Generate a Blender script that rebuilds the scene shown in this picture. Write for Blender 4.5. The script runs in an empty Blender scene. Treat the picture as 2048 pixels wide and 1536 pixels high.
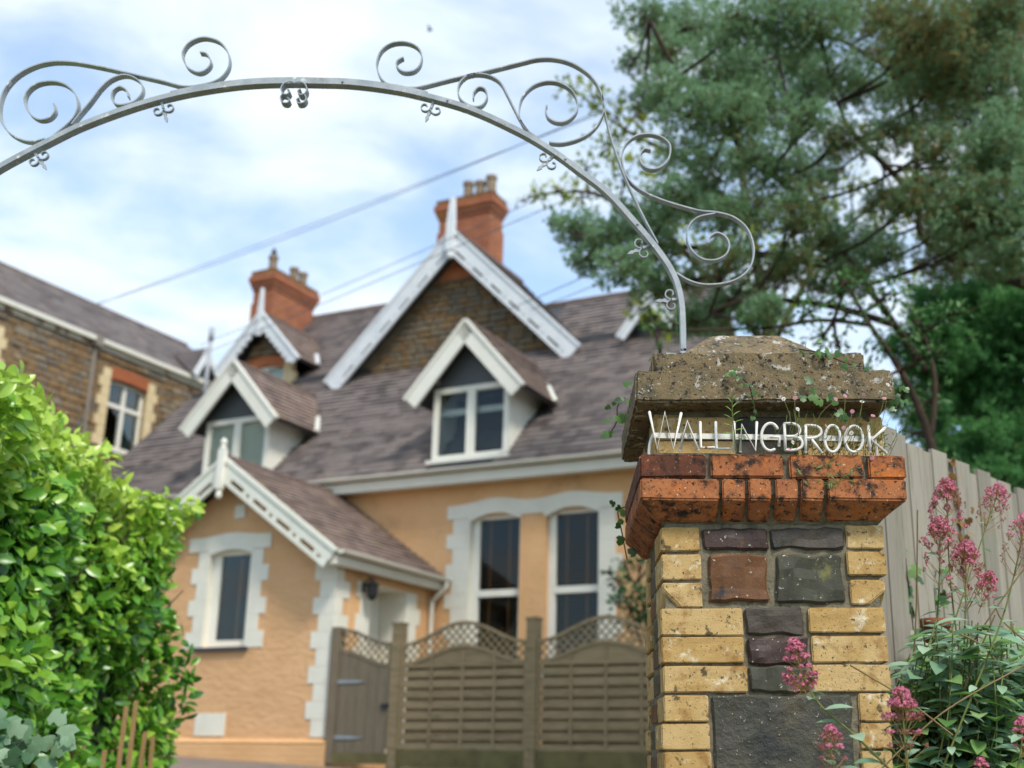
import bpy, bmesh, math, random
import numpy as np
from mathutils import Vector, Matrix
R = math.radians
rng = random.Random(7)
nrng = np.random.default_rng(11)
scene = bpy.context.scene
COL = scene.collection

# ---------------------------------------------------------------- camera
CAMLOC = Vector((0, 0, 1.6))
CAMROWS = ((0.99988187, -0.00460358, 0.01466491), (0.01537051, 0.29947170, -0.95398137), (0.0, 0.95409408, 0.29950709))
FPX, CX, CY = 2412.7, 1116.4, 768.0
cam_d = bpy.data.cameras.new('camera')
cam = bpy.data.objects.new('camera', cam_d)
COL.objects.link(cam)
right, down, fwd = (Vector(r) for r in CAMROWS)
m = Matrix.Identity(4)
for i in range(3):
    m[i][0], m[i][1], m[i][2] = right[i], -down[i], -fwd[i]
m.translation = CAMLOC
cam.matrix_world = m
cam_d.sensor_width = 36
cam_d.lens = FPX / 2048 * 36
cam_d.shift_x = -(CX - 1024) / 2048
cam_d.clip_start, cam_d.clip_end = 0.05, 3000
cam_d.dof.use_dof = True
cam_d.dof.focus_distance = 3.36
cam_d.dof.aperture_fstop = 2.5
scene.camera = cam

def at(px, py, Y):
    """world point seen at photo pixel (px,py), Y metres in front of the gate line of sight"""
    r = right * ((px - CX) / FPX) + down * ((py - CY) / FPX) + fwd
    return CAMLOC + r * (Y / r.y)

# ---------------------------------------------------------------- sky and sun
SUN_EL, SUN_AZ = R(50), R(148)      # azimuth clockwise from +Y: light comes over the viewer's right shoulder
world = bpy.data.worlds.new('World')
scene.world = world
world.use_nodes = True
nt = world.node_tree
nt.nodes.clear()
def N(t, **k):
    n = nt.nodes.new(t)
    for a, b in k.items():
        setattr(n, a, b)
    return n
wo = N('ShaderNodeOutputWorld'); bg = N('ShaderNodeBackground')
sky = N('ShaderNodeTexSky', sky_type='NISHITA', sun_disc=False, sun_elevation=SUN_EL, sun_rotation=SUN_AZ, altitude=50, air_density=1.0, dust_density=0.6, ozone_density=1.6)
tc = N('ShaderNodeTexCoord')
sep = N('ShaderNodeSeparateXYZ'); nt.links.new(tc.outputs['Generated'], sep.inputs[0])
zc = N('ShaderNodeMath', operation='MAXIMUM'); zc.inputs[1].default_value = 0.02; nt.links.new(sep.outputs['Z'], zc.inputs[0])
za = N('ShaderNodeMath', operation='ADD'); za.inputs[1].default_value = 0.22; nt.links.new(zc.outputs[0], za.inputs[0])
dv = N('ShaderNodeVectorMath', operation='DIVIDE'); nt.links.new(tc.outputs['Generated'], dv.inputs[0])
cb = N('ShaderNodeCombineXYZ')
for i in range(3):
    nt.links.new(za.outputs[0], cb.inputs[i])
nt.links.new(cb.outputs[0], dv.inputs[1])
mp = N('ShaderNodeMapping'); mp.inputs['Location'].default_value = (3.1, 1.7, 0); mp.inputs['Scale'].default_value = (1.0, 1.25, 0.0)
mp.inputs['Rotation'].default_value = (0, 0, R(-24))
nt.links.new(dv.outputs[0], mp.inputs['Vector'])
n1 = N('ShaderNodeTexNoise'); n1.inputs['Scale'].default_value = 4.2; n1.inputs['Detail'].default_value = 7; n1.inputs['Roughness'].default_value = 0.52; n1.inputs['Distortion'].default_value = 0.25
nt.links.new(mp.outputs[0], n1.inputs['Vector'])
n2 = N('ShaderNodeTexNoise'); n2.inputs['Scale'].default_value = 1.1; n2.inputs['Detail'].default_value = 3
nt.links.new(mp.outputs[0], n2.inputs['Vector'])
ad = N('ShaderNodeMath', operation='MULTIPLY_ADD'); ad.inputs[1].default_value = 0.6
nt.links.new(n2.outputs['Fac'], ad.inputs[0]); nt.links.new(n1.outputs['Fac'], ad.inputs[2])
mr = N('ShaderNodeMapRange', interpolation_type='SMOOTHSTEP')
mr.inputs['From Min'].default_value = 0.60; mr.inputs['From Max'].default_value = 1.02; mr.inputs['To Min'].default_value = 0.30; mr.inputs['To Max'].default_value = 1.0
nt.links.new(ad.outputs[0], mr.inputs['Value'])
n3 = N('ShaderNodeTexNoise'); n3.inputs['Scale'].default_value = 5.0; n3.inputs['Detail'].default_value = 6
nt.links.new(mp.outputs[0], n3.inputs['Vector'])
cl = N('ShaderNodeMix', data_type='RGBA'); cl.inputs['A'].default_value = (6.6, 7.8, 8.8, 1); cl.inputs['B'].default_value = (8.2, 8.7, 9.1, 1)
nt.links.new(n3.outputs['Fac'], cl.inputs['Factor'])
mx = N('ShaderNodeMix', data_type='RGBA')
sk2 = N('ShaderNodeMix', data_type='RGBA', blend_type='MULTIPLY'); sk2.inputs['Factor'].default_value = 1; sk2.inputs['B'].default_value = (1.65, 2.0, 2.15, 1)
nt.links.new(sky.outputs[0], sk2.inputs['A'])
nt.links.new(mr.outputs[0], mx.inputs['Factor']); nt.links.new(sk2.outputs['Result'], mx.inputs['A']); nt.links.new(cl.outputs['Result'], mx.inputs['B'])
nt.links.new(mx.outputs['Result'], bg.inputs['Color'])
bg.inputs['Strength'].default_value = 0.088
nt.links.new(bg.outputs[0], wo.inputs['Surface'])

sun_d = bpy.data.lights.new('sun', 'SUN'); sun_d.energy = 2.2; sun_d.angle = R(10); sun_d.color = (1.0, 0.95, 0.86)
sun = bpy.data.objects.new('sun', sun_d); COL.objects.link(sun)
sdir = Vector((math.sin(SUN_AZ) * math.cos(SUN_EL), math.cos(SUN_AZ) * math.cos(SUN_EL), math.sin(SUN_EL)))
sun.rotation_euler = sdir.to_track_quat('Z', 'Y').to_euler()
sun.location = (12, -8, 30)
scene.view_settings.view_transform = 'Standard'
scene.view_settings.look = 'None'
scene.view_settings.exposure = 0.62
scene.view_settings.gamma = 1.0
scene.view_settings.use_curve_mapping = False
scene.render.engine = 'CYCLES'
scene.cycles.max_bounces = 6
scene.cycles.transparent_max_bounces = 12
scene.cycles.use_denoising = True

# ---------------------------------------------------------------- materials
MATS = {}
def srgb(h):
    h = h.lstrip('#')
    c = [int(h[i:i + 2], 16) / 255 for i in (0, 2, 4)]
    return tuple(x / 12.92 if x <= .04045 else ((x + .055) / 1.055) ** 2.4 for x in c) + (1,)

def mat(name, cols, scale=5.0, rough=.75, bump=0.0, bscale=None, rnd=0.0, spots=(), stretch=(1, 1, 1), detail=6, spec=.4, metallic=0.0, tint=None, trans=0.0, brick=None, vor=None, bdist=.02, rrough=.0):
    if name in MATS:
        return MATS[name]
    ma = bpy.data.materials.new(name); ma.use_nodes = True
    t = ma.node_tree; nd = t.nodes; ln = t.links
    bs = nd['Principled BSDF']
    bs.inputs['Roughness'].default_value = rough
    bs.inputs['Specular IOR Level'].default_value = spec
    bs.inputs['Metallic'].default_value = metallic
    geo = nd.new('ShaderNodeNewGeometry')
    mp = nd.new('ShaderNodeMapping'); mp.inputs['Scale'].default_value = stretch
    ln.new(geo.outputs['Position'], mp.inputs['Vector'])
    no = nd.new('ShaderNodeTexNoise'); no.inputs['Scale'].default_value = scale; no.inputs['Detail'].default_value = detail; no.inputs['Roughness'].default_value = .6
    ln.new(mp.outputs[0], no.inputs['Vector'])
    mr = nd.new('ShaderNodeMapRange'); mr.inputs['From Min'].default_value = .28; mr.inputs['From Max'].default_value = .72
    ln.new(no.outputs['Fac'], mr.inputs['Value'])
    fac = mr.outputs[0]
    oi = nd.new('ShaderNodeObjectInfo')
    if tint == 'attr':
        at_ = nd.new('ShaderNodeAttribute'); at_.attribute_name = 'tint'
        rsrc = at_.outputs['Fac']
    elif rnd > 0:
        a = nd.new('ShaderNodeMath'); a.operation = 'ADD'
        ln.new(oi.outputs['Random'], a.inputs[0]); ln.new(geo.outputs['Random Per Island'], a.inputs[1])
        b = nd.new('ShaderNodeMath'); b.operation = 'FRACT'; ln.new(a.outputs[0], b.inputs[0])
        rsrc = b.outputs[0]
    else:
        rsrc = None
    if rsrc is not None:
        mxx = nd.new('ShaderNodeMix'); mxx.inputs['Factor'].default_value = rnd
        ln.new(fac, mxx.inputs['A']); ln.new(rsrc, mxx.inputs['B'])
        fac = mxx.outputs['Result']
    cr = nd.new('ShaderNodeValToRGB')
    el = cr.color_ramp.elements
    cs = [srgb(c) if isinstance(c, str) else tuple(c) + (1,) * (4 - len(c)) for c in cols]
    if len(cs) == 1:
        cs = cs * 2
    el[0].position, el[0].color = 0, cs[0]
    el[1].position, el[1].color = 1, cs[-1]
    for i, c in enumerate(cs[1:-1], 1):
        e = el.new(i / (len(cs) - 1)); e.color = c
    ln.new(fac, cr.inputs['Fac'])
    col = cr.outputs['Color']
    for (c, sc, th, so) in spots:
        n_ = nd.new('ShaderNodeTexNoise'); n_.inputs['Scale'].default_value = sc; n_.inputs['Detail'].default_value = 5; n_.inputs['Roughness'].default_value = .65
        ln.new(mp.outputs[0], n_.inputs['Vector'])
        m_ = nd.new('ShaderNodeMapRange'); m_.inputs['From Min'].default_value = th; m_.inputs['From Max'].default_value = th + so
        ln.new(n_.outputs['Fac'], m_.inputs['Value'])
        x_ = nd.new('ShaderNodeMix'); x_.data_type = 'RGBA'
        ln.new(m_.outputs[0], x_.inputs['Factor']); ln.new(col, x_.inputs['A']); x_.inputs['B'].default_value = srgb(c)
        col = x_.outputs['Result']
    hgt = None
    if brick:
        # painted brick or brick stack: courses follow the house frame
        bm_ = nd.new('ShaderNodeMapping'); bm_.vector_type = 'TEXTURE'
        tcn = nd.new('ShaderNodeTexCoord')
        bt = nd.new('ShaderNodeTexBrick')
        sx = nd.new('ShaderNodeSeparateXYZ'); ln.new(tcn.outputs['Object'], sx.inputs[0])
        ad_ = nd.new('ShaderNodeMath'); ad_.operation = 'ADD'; ln.new(sx.outputs['X'], ad_.inputs[0]); ln.new(sx.outputs['Y'], ad_.inputs[1])
        cc = nd.new('ShaderNodeCombineXYZ'); ln.new(ad_.outputs[0], cc.inputs['X']); ln.new(sx.outputs['Z'], cc.inputs['Y'])
        ln.new(cc.outputs[0], bt.inputs['Vector'])
        bt.inputs['Scale'].default_value = 1; bt.inputs['Brick Width'].default_value = .225; bt.inputs['Row Height'].default_value = .075; bt.inputs['Mortar Size'].default_value = .006; bt.inputs['Mortar Smooth'].default_value = .4
        bt.inputs['Color1'].default_value = (1, 1, 1, 1); bt.inputs['Color2'].default_value = (.72, .72, .72, 1); bt.inputs['Mortar'].default_value = (0, 0, 0, 1)
        if brick == 'col':
            x_ = nd.new('ShaderNodeMix'); x_.data_type = 'RGBA'; x_.blend_type = 'MULTIPLY'; x_.inputs['Factor'].default_value = .75
            ln.new(col, x_.inputs['A']); ln.new(bt.outputs['Color'], x_.inputs['B'])
            y_ = nd.new('ShaderNodeMix'); y_.data_type = 'RGBA'
            ln.new(bt.outputs['Fac'], y_.inputs['Factor']); ln.new(x_.outputs['Result'], y_.inputs['A']); y_.inputs['B'].default_value = srgb('#8a7a6a')
            col = y_.outputs['Result']
        iv = nd.new('ShaderNodeMath'); iv.operation = 'SUBTRACT'; iv.inputs[0].default_value = 1; ln.new(bt.outputs['Fac'], iv.inputs[1])
        hgt = iv.outputs[0]
    if vor:
        vt = nd.new('ShaderNodeTexVoronoi'); vt.feature = 'DISTANCE_TO_EDGE'; vt.inputs['Scale'].default_value = vor
        ln.new(mp.outputs[0], vt.inputs['Vector'])
        m_ = nd.new('ShaderNodeMapRange'); m_.inputs['From Max'].default_value = .08; ln.new(vt.outputs['Distance'], m_.inputs['Value'])
        x_ = nd.new('ShaderNodeMix'); x_.data_type = 'RGBA'; ln.new(m_.outputs[0], x_.inputs['Factor']); x_.inputs['A'].default_value = srgb('#6d6150'); ln.new(col, x_.inputs['B'])
        col = x_.outputs['Result']; hgt = m_.outputs[0]
    ln.new(col, bs.inputs['Base Color'])
    if rrough:
        q = nd.new('ShaderNodeMapRange'); q.inputs['To Min'].default_value = rough - rrough; q.inputs['To Max'].default_value = rough + rrough
        ln.new(no.outputs['Fac'], q.inputs['Value']); ln.new(q.outputs[0], bs.inputs['Roughness'])
    if bump or hgt is not None:
        bn = nd.new('ShaderNodeTexNoise'); bn.inputs['Scale'].default_value = bscale or scale * 4; bn.inputs['Detail'].default_value = 6; bn.inputs['Roughness'].default_value = .65
        ln.new(mp.outputs[0], bn.inputs['Vector'])
        bu = nd.new('ShaderNodeBump'); bu.inputs['Strength'].default_value = bump or .3; bu.inputs['Distance'].default_value = bdist
        h = bn.outputs['Fac']
        if hgt is not None:
            s_ = nd.new('ShaderNodeMath'); s_.operation = 'MULTIPLY_ADD'; s_.inputs[1].default_value = .45
            ln.new(hgt, s_.inputs[0]); ln.new(h, s_.inputs[2]); h = s_.outputs[0]
        ln.new(h, bu.inputs['Height'])
        ln.new(bu.outputs[0], bs.inputs['Normal'])
    if trans > 0:
        tr = nd.new('ShaderNodeBsdfTranslucent'); ln.new(col, tr.inputs['Color'])
        ms = nd.new('ShaderNodeMixShader'); ms.inputs[0].default_value = trans
        ln.new(bs.outputs[0], ms.inputs[1]); ln.new(tr.outputs[0], ms.inputs[2])
        ln.new(ms.outputs[0], nd['Material Output'].inputs['Surface'])
    MATS[name] = ma
    return ma

def glass(name='window_glass', tintc=(.90, .93, .91)):
    ma = bpy.data.materials.new(name); ma.use_nodes = True
    t = ma.node_tree; nd = t.nodes; ln = t.links
    nd.remove(nd['Principled BSDF'])
    g = nd.new('ShaderNodeBsdfGlossy'); g.inputs['Roughness'].default_value = .02
    tr = nd.new('ShaderNodeBsdfTransparent'); tr.inputs['Color'].default_value = tintc + (1,)
    fr = nd.new('ShaderNodeFresnel'); fr.inputs['IOR'].default_value = 1.34
    bn = nd.new('ShaderNodeTexNoise'); bn.inputs['Scale'].default_value = 2.5
    bu = nd.new('ShaderNodeBump'); bu.inputs['Strength'].default_value = .03; ln.new(bn.outputs['Fac'], bu.inputs['Height']); ln.new(bu.outputs[0], g.inputs['Normal'])
    ms = nd.new('ShaderNodeMixShader'); ln.new(fr.outputs[0], ms.inputs[0]); ln.new(tr.outputs[0], ms.inputs[1]); ln.new(g.outputs[0], ms.inputs[2])
    ln.new(ms.outputs[0], nd['Material Output'].inputs['Surface'])
    return ma

M_GLASS = glass()
M_ORANGE = mat('apricot_painted_brick', ['#d6a672', '#deae7b', '#e3b685'], 1.3, .8, .8, 9, brick='bump', bdist=.02, spots=[('#cb9c68', 3.0, .58, .2), ('#c0966c', 1.1, .58, .14)])
M_RENDER = mat('apricot_rubble_paint', ['#cea072', '#d7a97b', '#ddb083'], 1.6, .85, .6, 7, stretch=(1, 1, 2.2), bdist=.05)
M_WHITEBRICK = mat('white_painted_brick', ['#d6d2c2', '#e0dccc', '#e5e1d2'], 2, .75, .35, 12, brick='bump', bdist=.012)
M_WHITE = mat('white_gloss_paint', ['#dfdaca', '#e8e4d6', '#ece8dc'], 3, .4, .08, 20)
M_BARGE = mat('weathered_bargeboard_paint', ['#d6d6c6', '#e1e0d1', '#e6e5d8'], 3, .6, .2, 25, spots=[('#8d8e86', 7, .66, .12)])
M_BARGEBLUE = mat('bluish_bargeboard_paint', ['#cdd0d2', '#dcdedf', '#e3e4e4'], 3, .55, .2, 25, spots=[('#7d7f80', 6, .64, .12)])
M_SLATE = mat('roof_slate', ['#4c4342', '#655b58', '#7f746e', '#71655f'], 1.6, .72, .5, 30, rnd=.62, spots=[('#4a403f', 2.6, .55, .14), ('#8d7a6c', 1.7, .6, .14), ('#a39a96', 9, .70, .06)], bdist=.01)
M_SLATEWARM = mat('lichen_roof_slate', ['#5c4d47', '#7a6860', '#907d72', '#7a675c'], 1.6, .75, .5, 30, rnd=.62, spots=[('#574a45', 2.6, .57, .14), ('#97805f', 2.5, .56, .14), ('#aaa29c', 9, .70, .06)], bdist=.01)
M_RIDGE = mat('ridge_tile', ['#5a4a45', '#77645c'], 4, .8, .3, 30, spots=[('#8e8756', 8, .6, .1)])
M_STONE = mat('rubble_stone', ['#5e4e3c', '#7d6547', '#8f7350', '#6f675c', '#94846c', '#7a5638'], 3, .9, .6, 25, rnd=.6, bdist=.015)
M_STONEDARK = mat('gable_rubble_stone', ['#5a4a36', '#6d583c', '#795f3f', '#635c50', '#776850', '#70502f'], 4, .9, .6, 25, rnd=.55, bdist=.015)
M_MORTAR = mat('lime_mortar', ['#6f6350', '#857863'], 12, .95, .5, 40)
M_CREAMB = mat('cream_brick', ['#cdb68a', '#d8c398', '#dfcda8'], 3, .85, .3, 20, rnd=.4, brick='bump', bdist=.01)
M_REDLINTEL = mat('orange_red_brick', ['#8f4f30', '#a55f3a', '#b26c44'], 4, .85, .3, 20, rnd=.4, brick='bump', bdist=.01)
M_CHIM = mat('chimney_brick', ['#8f4f34', '#a35c3a', '#b06a45'], 3, .9, .4, 20, brick='col', bdist=.012, spots=[('#b8772c', 2.2, .58, .1), ('#6d5a30', 3.0, .66, .08)])
M_CHIMCAP = mat('mossy_chimney_cap', ['#5f5636', '#7a6238', '#87583a'], 4, .95, .5, 22)
M_POT = mat('grey_chimney_pot', ['#7c6a58', '#917f6a'], 5, .85, .3, 20)
M_DARK = mat('room_shade', ['#0b0b0a'], 3, .9)  # near-black sheets behind the glass, painted as the shade inside the rooms
M_LEAD = mat('lead_flashing', ['#3a3a3c', '#4b4b4d'], 6, .6, .2)
M_DARKBOARD = mat('grey_slate_infill', ['#4e5154', '#5d6062'], 4, .6, .2, 14, stretch=(1, 1, 12))
M_TAPE = mat('blind_tape', ['#6e4420', '#835226'], 6, .8)
M_BLIND = mat('blind_slat', ['#191812', '#24221a'], 8, .6)
M_NET = mat('pale_curtain', ['#c9c9c2', '#dcdcd4'], 4, .9, .3, 10, stretch=(6, 6, .3))
M_GUTTER = mat('white_gutter_plastic', ['#dad6c6', '#e5e1d2'], 3, .45, .05)
M_IRON = mat('black_iron', ['#16171a', '#222225'], 8, .45)
M_WOOD = mat('weathered_fence_wood', ['#6b5d45', '#877557', '#978464', '#786850'], 5, .85, .5, 30, rnd=.35, stretch=(1, 1, 8), spots=[('#5c6136', 2.2, .58, .14)], bdist=.006)
M_WOODV = mat('weathered_gate_wood', ['#5d5446', '#766a57', '#84775f'], 5, .85, .5, 30, rnd=.4, stretch=(9, 9, 1), bdist=.006)
M_WOODMOSS = mat('mossy_base_board', ['#50482f', '#655d3a', '#6f6a3f'], 4, .9, .5, 25, bdist=.008)
M_GALV = mat('galvanised_hinge', ['#8e9496', '#a2a8aa'], 8, .5, .1, 20, metallic=.4)
M_TARMAC = mat('drive_tarmac', ['#6d5f55', '#7f7065', '#8a7a6d'], 5, .95, .5, 90, bdist=.01)
M_SOIL = mat('grassy_soil', ['#3b3a22', '#4a4d2a', '#594d36'], 2.5, .95, .6, 20)
M_WIRE = mat('cable_sheath', ['#5a6670', '#6a7680'], 5, .6)
M_PIPE = mat('grey_vent_pipe', ['#9fa3a8', '#b3b6b9'], 5, .6)

# ---------------------------------------------------------------- mesh helpers
class MB:
    def __init__(s):
        s.v, s.f = [], []
    def add(s, vs, fs):
        o = len(s.v)
        s.v += [tuple(p) for p in vs]
        s.f += [tuple(i + o for i in f) for f in fs]
        return s
    def obox(s, c, ax, ay, az):
        c, ax, ay, az = Vector(c), Vector(ax), Vector(ay), Vector(az)
        vs = [c + ax * i + ay * j + az * k for k in (-1, 1) for j in (-1, 1) for i in (-1, 1)]
        return s.add(vs, [(0, 2, 3, 1), (4, 5, 7, 6), (0, 1, 5, 4), (2, 6, 7, 3), (0, 4, 6, 2), (1, 3, 7, 5)])
    def box(s, x0, x1, y0, y1, z0, z1):
        return s.obox(((x0 + x1) / 2, (y0 + y1) / 2, (z0 + z1) / 2), ((x1 - x0) / 2, 0, 0), (0, (y1 - y0) / 2, 0), (0, 0, (z1 - z0) / 2))
    def prism(s, pts, vec):
        n = len(pts); vec = Vector(vec)
        a = [Vector(p) for p in pts]; b = [p + vec for p in a]
        fs = [tuple(range(n)), tuple(range(2 * n - 1, n - 1, -1))]
        for i in range(n):
            j = (i + 1) % n
            fs.append((i, i + n, j + n, j))
        return s.add(a + b, fs)
    def strip(s, top, bot, vec):
        """solid between two poly-lines of equal length"""
        n = len(top); vec = Vector(vec)
        A = [Vector(p) for p in top]; B = [Vector(p) for p in bot]
        vs = A + B + [p + vec for p in A] + [p + vec for p in B]
        fs = []
        for i in range(n - 1):
            fs += [(i, i + n, i + 1 + n, i + 1), (i + 2 * n, i + 1 + 2 * n, i + 1 + 3 * n, i + 3 * n), (i, i + 1, i + 1 + 2 * n, i + 2 * n), (i + n, i + 3 * n, i + 1 + 3 * n, i + 1 + n)]
        fs += [(0, 2 * n, 3 * n, n), (n - 1, 2 * n - 1, 4 * n - 1, 3 * n - 1)]
        return s.add(vs, fs)
    def tube(s, pts, r, n=8, cap=True):
        P = [Vector(p) for p in pts]; k = len(P)
        rr = r if isinstance(r, (list, tuple)) else [r] * k
        prev = None; vs = []
        for i, p in enumerate(P):
            t = (P[min(i + 1, k - 1)] - P[max(i - 1, 0)])
            t = t.normalized() if t.length > 1e-9 else Vector((0, 0, 1))
            if prev is None:
                a = t.orthogonal().normalized()
            else:
                a = prev - t * prev.dot(t)
                a = a.normalized() if a.length > 1e-6 else t.orthogonal().normalized()
            prev = a; b = t.cross(a)
            vs += [p + (a * math.cos(2 * math.pi * j / n) + b * math.sin(2 * math.pi * j / n)) * rr[i] for j in range(n)]
        fs = []
        for i in range(k - 1):
            for j in range(n):
                j2 = (j + 1) % n
                fs.append((i * n + j, i * n + j2, (i + 1) * n + j2, (i + 1) * n + j))
        if cap:
            fs += [tuple(range(n - 1, -1, -1)), tuple(range((k - 1) * n, k * n))]
        return s.add(vs, fs)
    def ribbon(s, pts, wv, hw, ht):
        """flat bar: half width hw along wv, half thickness ht across the curve"""
        P = [Vector(p) for p in pts]; wv = Vector(wv).normalized(); k = len(P); vs = []
        hts = ht if isinstance(ht, list) else [ht] * k
        hws = hw if isinstance(hw, list) else [hw] * k
        for i, p in enumerate(P):
            t = (P[min(i + 1, k - 1)] - P[max(i - 1, 0)]).normalized()
            n = t.cross(wv).normalized()
            vs += [p + wv * hws[i] + n * hts[i], p + wv * hws[i] - n * hts[i], p - wv * hws[i] - n * hts[i], p - wv * hws[i] + n * hts[i]]
        fs = [(0, 1, 2, 3), tuple(4 * (k - 1) + j for j in (3, 2, 1, 0))]
        for i in range(k - 1):
            for j in range(4):
                j2 = (j + 1) % 4
                fs.append((4 * i + j, 4 * (i + 1) + j, 4 * (i + 1) + j2, 4 * i + j2))
        return s.add(vs, fs)
    def lathe(s, prof, c=(0, 0, 0), n=12):
        c = Vector(c); vs = []
        for r, z in prof:
            vs += [c + Vector((r * math.cos(2 * math.pi * j / n), r * math.sin(2 * math.pi * j / n), z)) for j in range(n)]
        fs = []
        for i in range(len(prof) - 1):
            for j in range(n):
                j2 = (j + 1) % n
                fs.append((i * n + j, i * n + j2, (i + 1) * n + j2, (i + 1) * n + j))
        fs += [tuple(range(n - 1, -1, -1)), tuple(range((len(prof) - 1) * n, len(prof) * n))]
        return s.add(vs, fs)
    def build(s, name, ma, parent=None, smooth=False, loc=None, kind=None):
        me = bpy.data.meshes.new(name)
        me.from_pydata(s.v, [], s.f)
        bm = bmesh.new(); bm.from_mesh(me)
        bmesh.ops.recalc_face_normals(bm, faces=bm.faces)
        bm.to_mesh(me); bm.free()
        me.materials.append(ma)
        if smooth:
            for p in me.polygons:
                p.use_smooth = True
        o = bpy.data.objects.new(name, me); COL.objects.link(o)
        o.parent = parent
        if loc is not None:
            o.location = loc
        if kind:
            o['kind'] = kind
        return o

def bx(name, ma, parent, *a):
    return MB().box(*a).build(name, ma, parent)
def empty(name, loc=(0, 0, 0), rz=0):
    o = bpy.data.objects.new(name, None); COL.objects.link(o)
    o.location = loc; o.rotation_euler = (0, 0, rz); o.empty_display_size = .2
    return o
def tag(o, label, cat, group=None):
    o['label'] = label; o['category'] = cat
    if group:
        o['group'] = group
    return o
def inst(name, me, parent, mtx):
    o = bpy.data.objects.new(name, me); COL.objects.link(o); o.parent = parent; o.matrix_local = mtx
    return o
def fmesh(name, V, Fq, ma, tint=None, smooth=True):
    """fast mesh from arrays; Fq is (n,3) or (n,4)"""
    me = bpy.data.meshes.new(name)
    V = np.asarray(V, np.float32); Fq = np.asarray(Fq, np.int32)
    nf, k = Fq.shape
    me.vertices.add(len(V)); me.vertices.foreach_set('co', V.ravel())
    me.loops.add(nf * k); me.loops.foreach_set('vertex_index', Fq.ravel())
    me.polygons.add(nf); me.polygons.foreach_set('loop_start', np.arange(0, nf * k, k, dtype=np.int32)); me.polygons.foreach_set('loop_total', np.full(nf, k, np.int32))
    me.polygons.foreach_set('use_smooth', np.full(nf, bool(smooth)))
    me.update(calc_edges=True)
    if tint is not None:
        at_ = me.attributes.new('tint', 'FLOAT', 'POINT'); at_.data.foreach_set('value', np.asarray(tint, np.float32))
    me.materials.append(ma)
    return me
def fobj(name, me, parent=None, kind=None):
    o = bpy.data.objects.new(name, me); COL.objects.link(o); o.parent = parent
    if kind:
        o['kind'] = kind
    return o
def scatter(tv, tf, mats4, tints):
    """copies of a template (verts tv, faces tf) under N 4x4 matrices"""
    tv = np.asarray(tv); tf = np.asarray(tf); m4 = np.asarray(mats4)
    n = len(m4); k = len(tv)
    h = np.concatenate([tv, np.ones((k, 1))], 1)
    V = np.einsum('nij,kj->nki', m4, h)[:, :, :3].reshape(-1, 3)
    Fq = (tf[None] + (np.arange(n) * k)[:, None, None]).reshape(-1, tf.shape[1])
    return V, Fq, np.repeat(np.asarray(tints), k)
def frames(pos, dirs, ups, size):
    """N matrices: local y along dirs, z near ups"""
    y = dirs / (np.linalg.norm(dirs, axis=1, keepdims=True) + 1e-9)
    x = np.cross(y, ups); x /= (np.linalg.norm(x, axis=1, keepdims=True) + 1e-9)
    z = np.cross(x, y)
    sz = np.asarray(size).reshape(-1, 1) * np.ones((len(pos), 1))
    m4 = np.zeros((len(pos), 4, 4)); m4[:, 3, 3] = 1
    m4[:, :3, 0] = x * sz; m4[:, :3, 1] = y * sz; m4[:, :3, 2] = z * sz; m4[:, :3, 3] = pos
    return m4
def spline(pts, sub=5):
    P = [Vector(p) for p in pts]; out = []
    for i in range(len(P) - 1):
        p0, p1, p2, p3 = P[max(i - 1, 0)], P[i], P[i + 1], P[min(i + 2, len(P) - 1)]
        for j in range(sub):
            t = j / sub
            out.append(.5 * ((2 * p1) + (p2 - p0) * t + (2 * p0 - 5 * p1 + 4 * p2 - p3) * t * t + (3 * p1 - p0 - 3 * p2 + p3) * t ** 3))
    out.append(P[-1])
    return out
def sstep(a, b, x):
    t = min(1, max(0, (x - a) / (b - a))); return t * t * (3 - 2 * t)

def unit_block(name, bev, ma, seed=None, seg=1):
    me = bpy.data.meshes.new(name); bm = bmesh.new(); bmesh.ops.create_cube(bm, size=1)
    if bev:
        bmesh.ops.bevel(bm, geom=bm.edges[:], offset=bev, segments=seg, affect='EDGES')
    if seed is not None:
        r_ = random.Random(seed)
        for v in bm.verts:
            v.co += Vector((r_.uniform(-1, 1), r_.uniform(-1, 1), r_.uniform(-1, 1))) * .035
    bm.to_mesh(me); bm.free(); me.materials.append(ma)
    return me
YELLOW = [[0.3433, 2.1935, 0.1037, 0.0627], [0.3456, 2.1167, 0.1053, 0.0665], [0.3467, 2.0402, 0.1046, 0.0633], [0.3986, 1.9687, 0.2194, 0.0693], [0.3993, 1.8947, 0.2179, 0.0652], [0.4045, 1.8182, 0.2209, 0.0656], [0.3516, 1.7415, 0.114, 0.0642], [0.3497, 1.6703, 0.1235, 0.0625], [0.3536, 1.6008, 0.1214, 0.0596], [0.3529, 1.5336, 0.1241, 0.0597], [0.4019, 1.4671, 0.2212, 0.0581], [0.402, 1.4012, 0.2211, 0.0573], [0.402, 1.3361, 0.221, 0.0566], [0.8543, 2.2076, 0.1015, 0.0619], [0.8533, 2.1341, 0.1032, 0.0625], [0.8531, 2.0562, 0.0932, 0.0644], [0.7906, 1.9797, 0.2035, 0.064], [0.7953, 1.9027, 0.2021, 0.0676], [0.7955, 1.8268, 0.2053, 0.0666], [0.8523, 1.7527, 0.0815, 0.0683], [0.851, 1.6799, 0.0787, 0.0626], [0.8487, 1.6102, 0.0782, 0.0597], [0.8466, 1.5424, 0.0777, 0.0589], [0.7838, 1.4747, 0.1985, 0.0582], [0.7821, 1.4087, 0.1973, 0.0574], [0.7804, 1.3435, 0.196, 0.0567]]
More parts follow.
